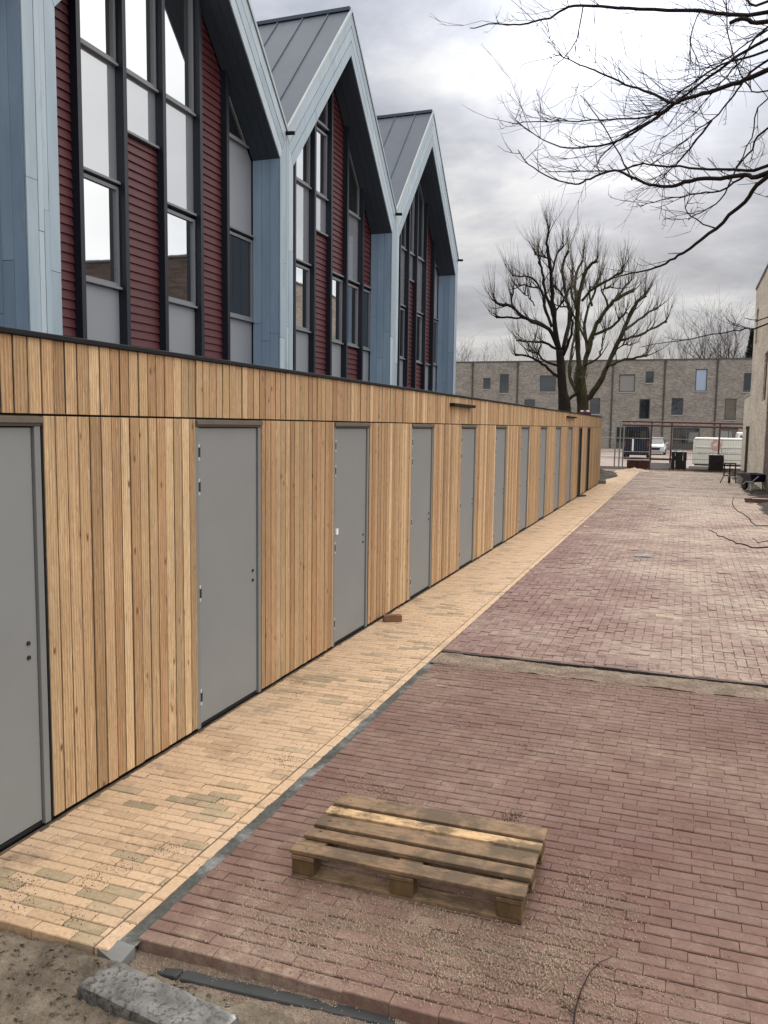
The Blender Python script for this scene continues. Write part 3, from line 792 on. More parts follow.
place = {3: '', 2: 'mostly hidden behind the last blue gable', 4: 'behind the front pollard trunk', 5: 'behind the pollard branches, large blinded window upstairs',
         6: 'with the tall pale blue upstairs window', 7: 'beside the beige building, above the white van', 8: 'hidden behind the beige building', 1: 'second from the left, hidden by the blue gables', 0: 'leftmost, hidden by the blue gables'}
place[2] = 'with a small and a tall upstairs window beside the gables'; place[3] = 'with one wide dark upstairs window, left of the pollard trunks'
place[4] = 'standing behind the pollard trunks'; place[5] = 'with a large blinded upstairs window beside the pollards'
for i in range(len(pp)-1):
    u0, u1 = pp[i], pp[i+1]; hs = [w for w in wins if u0 < (w[0]+w[1])/2 < u1]
    H = thing('brick_row_house', 'flat roofed brick row house '+place[i], 'house', ((u0+u1)/2, YB, 0), 0, 'row of brick houses across the street')
    inv = Matrix.Translation((-(u0+u1)/2, -YB, 0))
    def fp(name, mb, mat, parent=None, **k):
        o = mb.build(name, mat, **k); o.parent = parent or H
        if parent is None: o.matrix_parent_inverse = inv
        return o
    fp('wall', wall_holes('y', YB, u0+.003, u1-.003, 0, 9.72, [w[:4] for w in hs], .16, 8., 1), M['farbrick'])
    m = MB(); m.box(u0+.003, u1-.003, YB-.05, YB+8., 9.724, 9.86); fp('roof_edge', m, M['farframe'])
    m = MB(); m.tube([(u0+.12, YB-.07, .1), (u0+.12, YB-.07, 9.6)], .075, 8); m.box(u0+.0, u0+.24, YB-.14, YB-.003, 9.3, 9.7); fp('drainpipe', m, M['pipe'])
    for a, b, c0, c1, kd in hs:
        t = .09; m = MB()
        for q in ((a+.004, b-.004, c0+.004, c0+t), (a+.004, b-.004, c1-t, c1-.004), (a+.004, a+t, c0+t+.002, c1-t-.002), (b-t, b-.004, c0+t+.002, c1-t-.002)):
            m.box(q[0], q[1], YB+.045, YB+.15, q[2], q[3])
        if b-a > 1.5 and c0 < 1: m.box((a+b)/2-.05, (a+b)/2+.05, YB+.045, YB+.15, c0+t+.002, c1-t-.002)
        w = fp('window', m, M['farframe'])
        m = MB(); m.box(a+t+.002, b-t-.002, YB+.10, YB+.13, c0+t+.002, c1-t-.002); fp('pane', m, M[{'d': 'glassdark', 'b': 'glassblue', 'blind': 'blind'}[kd]], w)
        if c0 > 1: m = MB(); m.box(a-.05, b+.05, YB-.06, YB+.04, c0-.09, c0-.004); fp('sill', m, M['sill'], w)
# beige house on the right
RH = thing('beige_brick_house', 'tall beige brick house on the right with narrow slit windows and a lower annex', 'house', (6.07, 40, 0))
inv = Matrix.Translation((-6.07, -40, 0))
def rp(name, mb, mat, parent=None, **k):
    o = mb.build(name, mat, **k); o.parent = parent or RH
    if parent is None: o.matrix_parent_inverse = inv
    return o
hs = [(41.6, 42.7, 6.2, 7.75), (35.4, 36.8, 3.43, 5.3)]
rp('wall', wall_holes('x', 6.07, 34.6, 43.88, -.1, 8.85, hs, .14, 7., 1), M['beigebrick'])
rp('brown_wall', wall_holes('x', 6.10, 29.5, 34.594, -.1, 8.84, [], .14, 7., 1), M['brownbrick'])
m = MB(); m.box(6.03, 13.1, 29.45, 43.93, 8.855, 8.95); rp('roof_edge', m, M['farframe'])
for a, b, c0, c1 in hs:
    m = MB(); m.box(6.14, 6.2, a+.004, a+.08, c0+.004, c1-.004); m.box(6.14, 6.2, b-.08, b-.004, c0+.004, c1-.004); m.box(6.14, 6.2, a+.082, b-.082, c1-.08, c1-.004); m.box(6.14, 6.2, a+.082, b-.082, c0+.004, c0+.08)
    w = rp('window', m, M['rust']); m = MB(); m.box(6.16, 6.19, a+.082, b-.082, c0+.082, c1-.082); rp('pane', m, M['glassdark'], w)
rp('annex', wall_holes('x', 6.075, 43.884, 48.2, -.1, 3.95, [], .14, 5., 1), M['beigebrick'])
m = MB(); m.box(6.05, 11.2, 43.935, 48.25, 3.955, 4.05); rp('annex_roof', m, M['sill'])
m = MB(); m.tube([(6.0, 43.2, 0), (6.0, 43.2, 2.3)], .06, 8); m.box(5.92, 6.065, 43.1, 43.3, 2.3, 2.45); rp('drainpipe', m, M['pipe'])
# ------------------------------------------------------------------ pallet
pal = thing('wooden_pallet', 'weathered wooden pallet lying on the red bricks', 'pallet', (2.1, 3.94, 0), R_(.0))
PLX, PLY = 1.18, .70
ys = [-.30, -.155, -.012, .135, .29]; wid = [.115, .10, .125, .09, .12]; rr = [.62, .3, .12, 1., .05]
ys = [-.293, -.135, .005, .135, .278]; wid = [.10, .09, .115, .085, .13]
cols = [.55, .12, .5, 1., .2]
for k in range(5):
    m = MB(); L = PLX/2; j = lambda: random.uniform(-.004, .004)
    zt = .144+random.uniform(-.002, .002)
    m.hexa([(-L+j(), ys[k]-wid[k]/2, zt-.022), (L+j(), ys[k]-wid[k]/2+j(), zt-.022), (L+j(), ys[k]+wid[k]/2+j(), zt-.022), (-L+j(), ys[k]+wid[k]/2, zt-.022),
            (-L+j(), ys[k]-wid[k]/2, zt), (L+j(), ys[k]-wid[k]/2+j(), zt+j()), (L+j(), ys[k]+wid[k]/2+j(), zt+j()), (-L+j(), ys[k]+wid[k]/2, zt)], cols[k])
    m.build('deck_board', M['pallet'], pal, bevel=.004)
for xx in (-.52, 0, .52):
    m = MB(); m.box(xx-.06, xx+.06, -.345, .345, .098, .119, random.uniform(.3, .9)); m.build('stringer_board', M['pallet'], pal, bevel=.003)
    for yy in (-.285, 0, .285):
        m = MB(); m.box(xx-.058, xx+.058, yy-.055, yy+.055, .023, .097, random.random()); m.build('block', M['block'], pal, bevel=.004)
for yy in (-.285, 0, .285):
    m = MB(); m.box(-.58, .58, yy-.05, yy+.05, .002, .022, random.uniform(.0, .7)); m.build('runner_board', M['pallet'], pal, bevel=.003)
for k in range(5):                      # nail heads sunk in the boards
    for xx in (-.52, 0, .52):
        nl = MB(); yq = ys[k]+random.uniform(-.025, .025); nl.tube([(xx+random.uniform(-.03, .03), yq, .139), (xx+.005, yq, .1462)], .003, 6); nl.build('nail', M['grate'], pal)
# small loose bricks on the path
for (x, yy, s, rz, mt, lb) in ((.17, 9.0, (.21, .1, .07), .5, 'clay', 'brown brick lying loose on the yellow path by the shed'),
                               (.12, 35.2, (.3, .22, .14), .2, 'concrete', 'pale rubble block on the path by the far corner of the shed'),
                               (.10, 28.2, (.42, .14, .05), 1.2, 'kerb', 'flat grey offcut lying before a dark shed door')):
    m = MB(); m.box(-s[0]/2, s[0]/2, -s[1]/2, s[1]/2, 0, s[2]); m.box(-s[0]/2+.02, s[0]/2-.05, -s[1]/2+.01, s[1]/2-.02, s[2]+.0005, s[2]+.004)
    o = m.build('loose_brick', M[mt], bevel=.006); o.location = (x, yy, .002); o.rotation_euler = (0, 0, rz); tag(o, lb, 'brick')
# fallen twig in front
def px_tube(m, pts, Dz=None, rad=.004, sides=5):
    P = [at_z(x, y, .012) for x, y in pts]; m.tube(P, [rad*(1-.6*i/(len(P)-1)) for i in range(len(P))], sides)
m = MB(); px_tube(m, [(573, 1030), (575, 1010), (581, 990), (590, 972), (600, 962), (612, 957)], rad=.0038); px_tube(m, [(574, 1014), (566, 1007), (560, 999)], rad=.0025)
tag(m.build('fallen_twig', M['barkover']), 'thin forked twig lying on the red bricks in the foreground', 'twig')
# ------------------------------------------------------------------ trees
def spline(pts, n=4):
    P = [Vector(p) for p in pts]; out = []
    for i in range(len(P)-1):
        p0, p1, p2, p3 = P[max(i-1, 0)], P[i], P[i+1], P[min(i+2, len(P)-1)]
        for k in range(n):
            t = k/n; out.append(.5*((2*p1)+(p2-p0)*t+(2*p0-5*p1+4*p2-p3)*t*t+(3*p1-p0-3*p2+p3)*t**3))
    out.append(P[-1]); return out
def pollard(name, label, trunk, limbs, Y, mat, seed, twn, base_xyz):
    rd = random.Random(seed)
    T = thing(name, label, 'tree', base_xyz, 0)
    inv = Matrix.Translation((-base_xyz[0], -base_xyz[1], -base_xyz[2]))
    def tp(nm, mb, mt, parent=T):
        o = mb.build(nm, mt, smooth=True); o.parent = parent
        o.matrix_parent_inverse = inv
        return o
    px = lambda x, y: (480+x/3.84, 220+y/3.84)
    k_m = Y/F/3.84*1.02
    m = MB(); pts = [at_y(*px(x, y), Y) for x, y, w in trunk]; rad = [w*k_m for x, y, w in trunk]
    pts = [Vector((pts[0].x+.1, Y, -.2))]+pts; rad = [rad[0]*1.3]+rad
    sp_ = spline(pts, 4); rr_ = np.interp(np.linspace(0, len(rad)-1, len(sp_)), range(len(rad)), rad)
    m.tube(sp_, list(rr_), 12); tr = tp('trunk', m, mat)
    tw = MB(); lm = MB()
    for pts2, w0, w1 in limbs:
        kk = rd.uniform(-.75, .75); P0 = px(*pts2[0]); P = []
        for i, q in enumerate(pts2):
            p = px(*q); dd = math.hypot(p[0]-P0[0], p[1]-P0[1])*Y/F
            P.append(at_y(*p, Y+kk*dd*.8))
        sp_ = spline(P, 4); n = len(sp_)
        for i in range(2, n-1): sp_[i] = sp_[i]+Vector((rd.gauss(0, .02), rd.gauss(0, .02), rd.gauss(0, .02)))
        rad = [(w0+(w1-w0)*i/(n-1))*k_m*.84*rd.uniform(.88, 1.12) for i in range(n)]; rad[-1] *= 1.5
        lm.tube(sp_, rad, 7)
        for _ in range(5):                # secondary branches
            i = rd.randrange(n//4, n); d = (sp_[min(i+1, n-1)]-sp_[max(i-1, 0)]).normalized(); q = sp_[i]; ln = rd.uniform(.3, .95); pl = [q]
            d = (d+Vector((rd.gauss(0, .6), rd.gauss(0, .6), rd.gauss(.35, .4)))).normalized()
            for _k in range(4):
                d = (d+Vector((rd.gauss(0, .15), rd.gauss(0, .15), .12))).normalized(); q = q+d*ln/4; pl.append(q)
            lm.tube(pl, [.03, .025, .02, .016, .012], 5)
            for _k in range(5):
                p = pl[rd.randint(2, 4)]; l2 = rd.uniform(.4, 1.3); e = (d+Vector((rd.gauss(0, .35), rd.gauss(0, .35), rd.uniform(.2, 1.)))).normalized()
                tw.tube([p, p+e*l2*.5, p+(e+Vector((0, 0, .12))).normalized()*l2], [.0075, .006, .0035], 3)
        # shoots
        L = sum((sp_[i+1]-sp_[i]).length for i in range(n-1))
        for _ in range(twn+int(L*5)):
            i = n-1 if rd.random() < .45 else rd.randrange(n//3, n)
            p = sp_[i]; ln = rd.uniform(.4, 1.9)*(1. if i == n-1 else .6)
            out = Vector((p.x-pts[-1].x, p.y-pts[-1].y, 0)); out = out.normalized() if out.length > .1 else Vector((0, 0, 0))
            d = (Vector((rd.gauss(0, .22), rd.gauss(0, .22), 1))+out*rd.uniform(-.05, .35)).normalized()
            q1 = p+d*ln*.5; d2 = (d+Vector((rd.gauss(0, .1), rd.gauss(0, .1), .15))).normalized(); q2 = q1+d2*ln*.5
            tw.tube([p, q1, q2], [.0068, .0052, .0032], 3)
            if rd.random() < .35:
                d3 = (d2+Vector((rd.gauss(0, .4), rd.gauss(0, .4), .1))).normalized(); tw.tube([q1, q1+d3*ln*.35], [.007, .004], 3)
    tp('limbs', lm, mat); tp('twigs', tw, M['twig'])
A_tr = [(325, 735, 24), (318, 660, 17), (312, 580, 15), (306, 500, 14)]
A_l = [([(306, 510), (285, 380), (275, 250), (265, 150), (255, 90), (265, 45)], 11, 4), ([(306, 510), (265, 420), (200, 390), (150, 360), (120, 330), (75, 325), (55, 308)], 9, 4.5),
       ([(265, 420), (230, 395), (170, 378), (120, 375), (62, 373)], 6, 4), ([(300, 500), (250, 472), (190, 468), (140, 462)], 6, 3.5), ([(312, 610), (270, 580), (230, 545), (190, 525), (135, 517)], 7, 4.5),
       ([(298, 560), (250, 540), (225, 515), (235, 485)], 5, 3.5), ([(225, 515), (185, 502)], 3, 2.5), ([(275, 410), (250, 330), (230, 260), (190, 220), (125, 212)], 7, 3.5), ([(285, 380), (255, 290), (238, 200), (228, 158)], 7, 5),
       ([(318, 500), (345, 370), (330, 290), (315, 190), (340, 118)], 9, 5), ([(265, 150), (240, 140), (210, 132)], 4, 3), ([(232, 262), (195, 255), (155, 252)], 4, 3), ([(278, 200), (292, 140), (320, 100)], 5, 3),
       ([(335, 310), (300, 270), (285, 250)], 5, 3), ([(150, 362), (122, 330), (128, 275)], 4, 3), ([(320, 520), (350, 440), (352, 360)], 7, 4), ([(290, 350), (320, 310), (330, 290)], 4, 3), ([(210, 330), (190, 300), (172, 285)], 3, 2)]
B_tr = [(395, 740, 21), (393, 690, 21), (386, 620, 18), (382, 560, 14)]
B_l = [([(384, 600), (375, 480), (375, 330), (395, 240), (410, 190), (450, 155)], 12, 6), ([(398, 700), (450, 640), (490, 560), (540, 450), (575, 370), (600, 320), (635, 290)], 13, 6),
       ([(388, 630), (415, 500), (440, 420), (480, 350), (530, 300), (590, 270)], 12, 7), ([(440, 440), (500, 415), (540, 375), (560, 355)], 6, 4.5), ([(540, 462), (600, 445), (660, 420), (715, 390)], 6, 4),
       ([(560, 420), (610, 380), (680, 338)], 6, 4.5), ([(490, 562), (540, 540), (590, 530), (640, 522)], 6, 4.5), ([(375, 360), (352, 270), (358, 180)], 6, 4), ([(392, 310), (440, 260), (510, 220), (545, 200)], 6, 4.5),
       ([(375, 330), (365, 230), (395, 155)], 8, 5), ([(510, 315), (555, 260), (570, 240)], 5, 4), ([(415, 510), (400, 400), (430, 300), (460, 220)], 8, 3), ([(370, 660), (345, 600), (350, 520), (365, 440)], 9, 5),
       ([(400, 560), (450, 530), (470, 480), (480, 430)], 5, 2), ([(450, 390), (490, 330), (470, 270), (510, 260)], 5, 3), ([(560, 400), (590, 350), (610, 310)], 5, 4), ([(340, 690), (372, 660), (385, 600)], 7, 7), ([(410, 470), (350, 350), (300, 330)], 5, 3),
       ([(430, 330), (420, 270), (440, 250), (470, 205)], 5, 2.5), ([(520, 500), (555, 480), (580, 482)], 3, 2)]
pollard('pollard_tree', 'bare dark pollard tree with the slimmer straight trunk, left of its pair behind the shed', A_tr, A_l, 39.3, M['barkdark'], 3, 12, (-2.2, 39.3, 0))
pollard('pollard_tree', 'bare olive barked pollard tree forking low into spreading limbs, right of its pair', B_tr, B_l, 41.5, M['barkolive'], 8, 12, (-1.4, 41.5, 0))
# generic bare tree
def bare_tree(name, label, x, y, h, spread, seed, mat, group, r0=.22, forks=6, levels=4):
    rd = random.Random(seed); T = thing(name, label, 'tree', (x, y, 0), 0, group)
    tr = MB(); cr = MB()
    zt = h*rd.uniform(.25, .35)
    tr.tube([(0, 0, -.3), (rd.gauss(0, .1), rd.gauss(0, .1), zt*.5), (0, 0, zt)], [r0*1.2, r0, r0*.85], 8)
    def grow(p, d, ln, r, lv):
        n = 4; pts = [p]; q = p; dd = d
        for i in range(n):
            dd = (dd+Vector((rd.gauss(0, .13), rd.gauss(0, .13), rd.gauss(.05, .08)))).normalized(); q = q+dd*ln/n; pts.append(q)
        cr.tube(pts, [max(.010, r*(1-.55*i/n)) for i in range(n+1)], 5 if lv > 1 else 3)
        if lv == 0: return
        for _ in range(rd.randint(3, 5)):
            i = rd.randint(1, n); e = (dd+Vector((rd.gauss(0, .5), rd.gauss(0, .5), rd.gauss(.15, .3)))).normalized()
            grow(pts[i], e, ln*rd.uniform(.5, .75), max(.011, r*.45), lv-1)
    for k in range(forks):
        a = 6.28*k/forks+rd.uniform(-.4, .4); d = Vector((math.cos(a)*spread, math.sin(a)*spread, 1)).normalized()
        grow(Vector((0, 0, zt*rd.uniform(.75, 1.))), d, (h-zt)*rd.uniform(.45, .6), r0*.55, levels-1)
    tr.build('trunk', mat, T, smooth=True); cr.build('crown', mat, T)
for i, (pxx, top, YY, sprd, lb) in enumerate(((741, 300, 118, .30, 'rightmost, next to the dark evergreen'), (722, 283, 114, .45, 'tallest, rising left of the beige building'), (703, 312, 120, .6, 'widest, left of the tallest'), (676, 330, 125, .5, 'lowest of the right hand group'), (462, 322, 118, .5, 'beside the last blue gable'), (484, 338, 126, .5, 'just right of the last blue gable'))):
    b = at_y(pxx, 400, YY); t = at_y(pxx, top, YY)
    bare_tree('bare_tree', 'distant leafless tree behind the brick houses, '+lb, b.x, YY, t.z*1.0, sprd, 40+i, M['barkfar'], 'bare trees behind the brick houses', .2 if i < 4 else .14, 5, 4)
e = at_y(753, 333, 116)
E_ = thing('evergreen_tree', 'dark narrow evergreen showing beside the beige building', 'tree', (e.x, 116, 0))
m = MB(); m.tube([(0, 0, -.2), (0, 0, e.z*.6)], [.25, .1], 8); m.build('trunk', M['barkdark'], E_)
m = MB()
for _ in range(4500):
    z = random.uniform(.12, 1)*e.z; rr = (1-z/e.z)*2.4*random.uniform(.3, 1.1)+.1; a = random.uniform(0, 6.28); p = Vector((math.cos(a)*rr, math.sin(a)*rr, z+random.gauss(0, .2)))
    d = Vector((random.gauss(0, 1), random.gauss(0, 1), random.gauss(-.3, .6))).normalized()*.3; s = d.orthogonal().normalized()*.1
    m.add([p-d-s, p-d+s, p+d+s*.3, p+d-s*.3], [(0, 1, 2, 3)])
m.build('crown', M['needle'], E_)
# overhanging tree on the right: trunk stands out of the frame
TX, TY = 5.25, 6.6
OT = thing('overhanging_tree', 'leafless tree out of frame on the right whose branches reach in over the paving', 'tree', (TX, TY, 0))
inv = Matrix.Translation((-TX, -TY, 0))
rd = random.Random(21)
m = MB(); m.tube([(TX+.1, TY, -.2), (TX, TY, 1.), (TX+.05, TY+.05, 3.), (TX, TY+.1, 6.), (TX+.1, TY+.2, 8.5)], [.24, .19, .16, .12, .06], 12)
o = m.build('trunk', M['barkover'], smooth=True); o.parent = OT; o.matrix_parent_inverse = inv
OB = [  # (pixel polyline, px width at start and end, depth start, depth end, side twigs)
 ([(768, 12), (700, 11), (640, 9), (600, 6), (568, 7), (550, 18), (520, 25), (495, 24), (470, 28)], 5.5, 1.2, 7.6, 9.2, 26),
 ([(768, 20), (745, 18), (730, 23)], 6.5, 5, 7.4, 7.6, 4),
 ([(768, 70), (740, 82), (710, 92), (685, 99), (672, 103), (650, 93), (625, 84), (600, 72), (580, 65), (560, 56), (552, 54)], 6.5, 1, 7.2, 9., 40),
 ([(768, 38), (735, 58), (705, 80), (680, 98), (660, 113), (635, 118), (600, 120), (570, 121), (530, 122), (512, 124)], 4, 1, 7.6, 9.4, 40),
 ([(768, 60), (745, 80), (730, 100), (715, 118), (700, 128), (680, 145), (650, 165)], 3.5, .9, 7.8, 9., 22),
 ([(768, 26), (740, 62), (715, 90), (690, 118), (660, 140)], 3, .9, 8., 9.4, 26),
 ([(768, 50), (730, 62), (700, 78), (665, 106), (640, 124), (615, 140)], 3.4, 1, 7.3, 8.9, 28),
 ([(680, 100), (650, 122), (620, 140), (590, 147), (560, 147), (535, 135), (516, 120)], 3.5, 1, 7.9, 9.3, 26),
 ([(660, 116), (630, 132), (605, 152), (598, 163)], 2.6, 1.2, 8.2, 8.8, 10),
 ([(768, 173), (745, 175), (720, 178), (690, 181), (672, 186), (650, 184), (630, 176), (615, 170), (590, 178), (575, 184), (545, 175), (525, 160), (518, 150)], 6.5, 1.1, 6.8, 8.6, 34),
 ([(768, 166), (735, 169), (700, 168), (660, 166), (640, 164), (615, 171), (580, 171), (545, 172)], 4.5, 1, 6.9, 8.5, 26),
 ([(768, 178), (745, 202), (715, 228), (690, 248), (675, 258), (655, 268), (630, 274), (612, 278)], 6, 1.5, 6.8, 8.2, 10),
 ([(768, 128), (752, 150), (737, 168), (720, 200), (700, 212), (688, 220)], 3, 1.2, 7., 8., 10),
 ([(768, 98), (752, 138), (736, 168)], 2.2, 1.4, 7.2, 7., 6),
 ([(745, 176), (720, 190), (690, 195), (660, 200), (640, 207)], 2.6, .9, 7., 8., 12),
 ([(712, 120), (690, 148), (672, 168), (655, 185)], 2.8, 1, 7.8, 8.4, 12),
 ([(580, 95), (598, 117), (620, 156), (632, 180)], 1, 2., 9., 8.2, 6),
 ([(768, 90), (748, 85), (735, 60), (728, 30), (726, 0)], 2.2, 1.4, 7.4, 7.8, 14),
 ([(768, 30), (745, 45), (725, 60), (705, 70), (690, 95)], 2.4, 1., 7.9, 8.5, 22),
 ([(700, 12), (690, 40), (700, 70), (690, 90)], 1.4, .8, 8., 8.5, 12),
 ([(583, 7), (577, 38), (562, 60), (553, 66)], 1.6, .8, 8.8, 9., 6),
 ([(768, 2), (740, -4), (700, -20), (640, -30), (580, -25)], 4, 1, 7.6, 9., 24),
 ([(715, 228), (700, 222), (685, 208), (700, 190)], 2, .8, 7.4, 8., 6),
 ([(768, 325), (745, 329), (730, 332), (690, 339), (660, 343), (640, 347)], 2.4, .8, 6.4, 7.6, 4),
 ([(768, 318), (756, 320), (744, 318)], 2, .9, 6.2, 6.4, 0),
 ([(770, 547), (745, 545), (730, 540), (715, 533), (709, 530)], 2.4, .9, 6.1, 6.5, 0),
 ([(770, 526), (745, 515), (734, 507), (733, 497)], 1.7, .8, 6.2, 6.5, 0),
 ([(770, 540), (757, 541), (752, 538)], 1.5, .7, 6., 6.2, 0)]
br = MB(); tw = MB()
def twig(p, d, ln, r, lv):
    n = 3; pts = [p]; q = p; dd = d
    for i in range(n):
        dd = (dd+Vector((rd.gauss(0, .13), rd.gauss(0, .13), rd.gauss(.1, .13)))).normalized(); q = q+dd*ln/n; pts.append(q)
    tw.tube(pts, [r*(1-.5*i/n) for i in range(n+1)], 4)
    if lv > 0:
        for _ in range(rd.randint(1, 3)):
            i = rd.randint(1, n); e = (dd+Vector((rd.gauss(0, .45), rd.gauss(0, .45), rd.gauss(0, .45)))).normalized(); twig(pts[i], e, ln*rd.uniform(.35, .65), r*.7, lv-1)
for pts, w0, w1, d0, d1, ntw in OB:
    n = len(pts); P = [at_d(x, y, d0+(d1-d0)*i/(n-1)) for i, (x, y) in enumerate(pts)]
    if pts[0][0] >= 768:
        zt = min(8.2, P[0].z+.25 if P[0].z < 5 else P[0].z-.4)
        jn = Vector((TX+.03, TY+.1, zt)); mid = (jn+P[0])/2+Vector((0, 0, .12)); P = [jn, mid]+P
    s_ = spline(P, 4); N_ = len(s_)
    for i in range(1, N_-1): s_[i] = s_[i]+Vector((rd.gauss(0, .004), rd.gauss(0, .004), rd.gauss(0, .004)))
    ks = .4*(d0+d1)*.5/F
    rad = [ks*(w0+(w1-w0)*i/(N_-1)) for i in range(N_)]
    br.tube(s_, rad, 6)
    st = 8 if pts[0][0] >= 768 else 1
    for _ in range(int(ntw*.75)):
        i = rd.randrange(min(st, N_-2), N_-1); d = (s_[i+1]-s_[i-1]).normalized()
        e = (d+Vector((rd.gauss(0, .38), rd.gauss(0, .38), rd.gauss(.12, .4)))).normalized()
        big = pts[0][1] < 150
        twig(s_[i], e, rd.uniform(.12, .75) if big else rd.uniform(.08, .42), .0034, 2 if big and rd.random() < .55 else 1)
for mb, nm in ((br, 'limbs'), (tw, 'twigs')):
    o = mb.build(nm, M['barkover'], smooth=True); o.parent = OT; o.matrix_parent_inverse = inv
# ------------------------------------------------------------------ far end of the alley
YF = 50.
fe = thing('site_fence', 'temporary building site fence with brown top rails across the end of the paving', 'fence', (3., YF, 0))
def fpart(nm, mb, mt): o = mb.build(nm, mt); o.parent = fe; o.matrix_parent_inverse = Matrix.Translation((-3., -YF, 0)); return o
m = MB()
for z in (2.68, 2.47): m.tube([(-.2, YF, z), (6.6, YF, z-.08)], .055, 8)
fpart('top_rail', m, M['rust'])
for xx in (-.56, -.31, -.11, 1.40, 2.48, 5.0):
    m = MB(); m.tube([(xx, YF, -.05), (xx+.02, YF, 2.66)], .04 if xx < 0 else .045, 8); fpart('post', m, M['galv' if xx < 0 else 'rust'])
m = MB()
for z in (1.72, .95, .62): m.tube([(-1.3, YF+.03, z), (6.6, YF+.03, z-.03)], .02, 6)
for k in range(52): 
    xx = -.1+k*.13; m.tube([(xx, YF+.03, .3), (xx, YF+.03, 2.4)], .003, 4)
fpart('mesh_panel', m, M['galv'])
m = MB(); m.box(1.42, 2.6, YF-.1, YF+.05, .05, .36); m.box(3.5, 4.7, YF-.1, YF+.05, .05, .22); fpart('base_board', m, M['sill'])
m = MB(); m.box(1.42, 2.6, YF-.06, YF+.02, .5, .6); fpart('lower_rail', m, M['rust'])
# stacks
def pack(x0, x1, y0, z1, mat, label, cat, name, layers, band=None):
    t = thing(name, label, cat, ((x0+x1)/2, y0, 0)); w = (x1-x0)/2
    m = MB(); h = z1/layers
    for k in range(layers):
        nb = 4
        for b_ in range(nb):
            xx = -w+2*w*b_/nb; j = random.uniform(-.012, .012)
            m.box(xx+.004+j, xx+2*w/nb-.004+j, -.4+j, .4+j, k*h+.06, (k+1)*h-.008+.06, random.random())
    m.build('stack_body', mat, t, bevel=.01)
    m = MB()
    for xx in (-w*.7, 0, w*.7): m.box(xx-.05, xx+.05, -.41, .41, .0, .055)
    m.build('bearer', M['block'], t)
    if band:
        m = MB()
        for xx in (-w*.4, w*.4): m.box(xx-.012, xx+.012, -.42, .42, .06, z1+.072)
        m.build('strap', M[band], t)
    return t
t = pack(2.56, 3.36, 49.3, .98, M['black'], 'tall stack of black crates beside the site fence with scraps on top', 'crate stack', 'crate_stack', 4, 'trim')
m = MB(); m.tube([(-.3, -.3, 1.06), (.0, -.32, 1.10), (.35, -.3, 1.07)], [.03, .04, .02], 6); m.build('scraps', M['sill'], t)
pack(4.49, 5.25, 49.0, .86, M['black'], 'black slab stack standing before the white van', 'stack', 'slab_stack', 6)
pack(.22, 1.4, 49.0, .46, M['darkred'], 'low stack of dark red bricks in front of the navy van', 'brick stack', 'brick_stack', 6)
def mound(name, label, x0, x1, y0, y1, h, mat, seed):
    cx, cy = (x0+x1)/2, (y0+y1)/2
    def z(x, y):
        r = math.hypot((x-cx)/(x1-cx), (y-cy)/(y1-cy)); e = max(0, 1-r**1.6)
        return -.06+h*e*(.7+.5*fbm(x+seed, y, 1.6, 5))+.06*e*fbm(x, y+seed, 6, 4)
    return tag(grid(x0, x1, y0, y1, 60, 60, z).build(name, mat, smooth=True), label, 'heap')
mound('earth_heap', 'low dark earth heap beside the far end of the shed', -2.6, .45, 36.5, 45.5, .5, M['darksoil'], 3)
mound('sand_heap', 'small pale sand heap at the end of the yellow path', -.3, 1.8, 46.0, 48.6, .22, M['sand'], 9)
mound('debris_heap', 'dark debris heap against the foot of the beige house', 5.3, 6.9, 44., 48.5, .5, M['darksoil'], 5)
struct('earth_strip', grid(-2.6, 1.3, 35.5, 52.5, 40, 120, lambda x, y: -.02+.03*fbm(x, y, 1.2, 4)), M['darksoil'], smooth=True) if False else None
# vehicles ---------------------------------------------------------------
def wheel(parent, x, y, r=.32, w=.2):
    m = MB(); n = 20
    m.tube([(x-w/2, y, r), (x-w/2+.03, y, r), (x+w/2-.03, y, r), (x+w/2, y, r)], [r*.9, r, r, r*.9], n); o = m.build('wheel', M['black'], parent, smooth=False)
    m = MB(); m.tube([(x-w/2-.006, y, r), (x+w/2+.006, y, r)], r*.55, 12); m.build('rim', M['steel'], o)
def lofted(sections, mat, name, parent, bevel=.03):
    """sections: list of (y, halfw, z0, z1, topw)"""
    m = MB(); vs = []
    for y, hw, z0, z1, tw_ in sections:
        zs = z0+(z1-z0)*.5
        vs += [(-hw*.94, y, z0), (hw*.94, y, z0), (hw, y, zs), (tw_, y, z1-.04), (tw_*.92, y, z1), (-tw_*.92, y, z1), (-tw_, y, z1-.04), (-hw, y, zs)]
    n = 8; fs = []
    for i in range(len(sections)-1):
        for k in range(n): k2 = (k+1) % n; fs.append((i*n+k, i*n+k2, (i+1)*n+k2, (i+1)*n+k))
    fs.append(tuple(range(n))); fs.append(tuple((len(sections)-1)*n+k for k in range(n))[::-1])
    m.add(vs, fs); o = m.build(name, mat, parent, bevel=bevel); return o
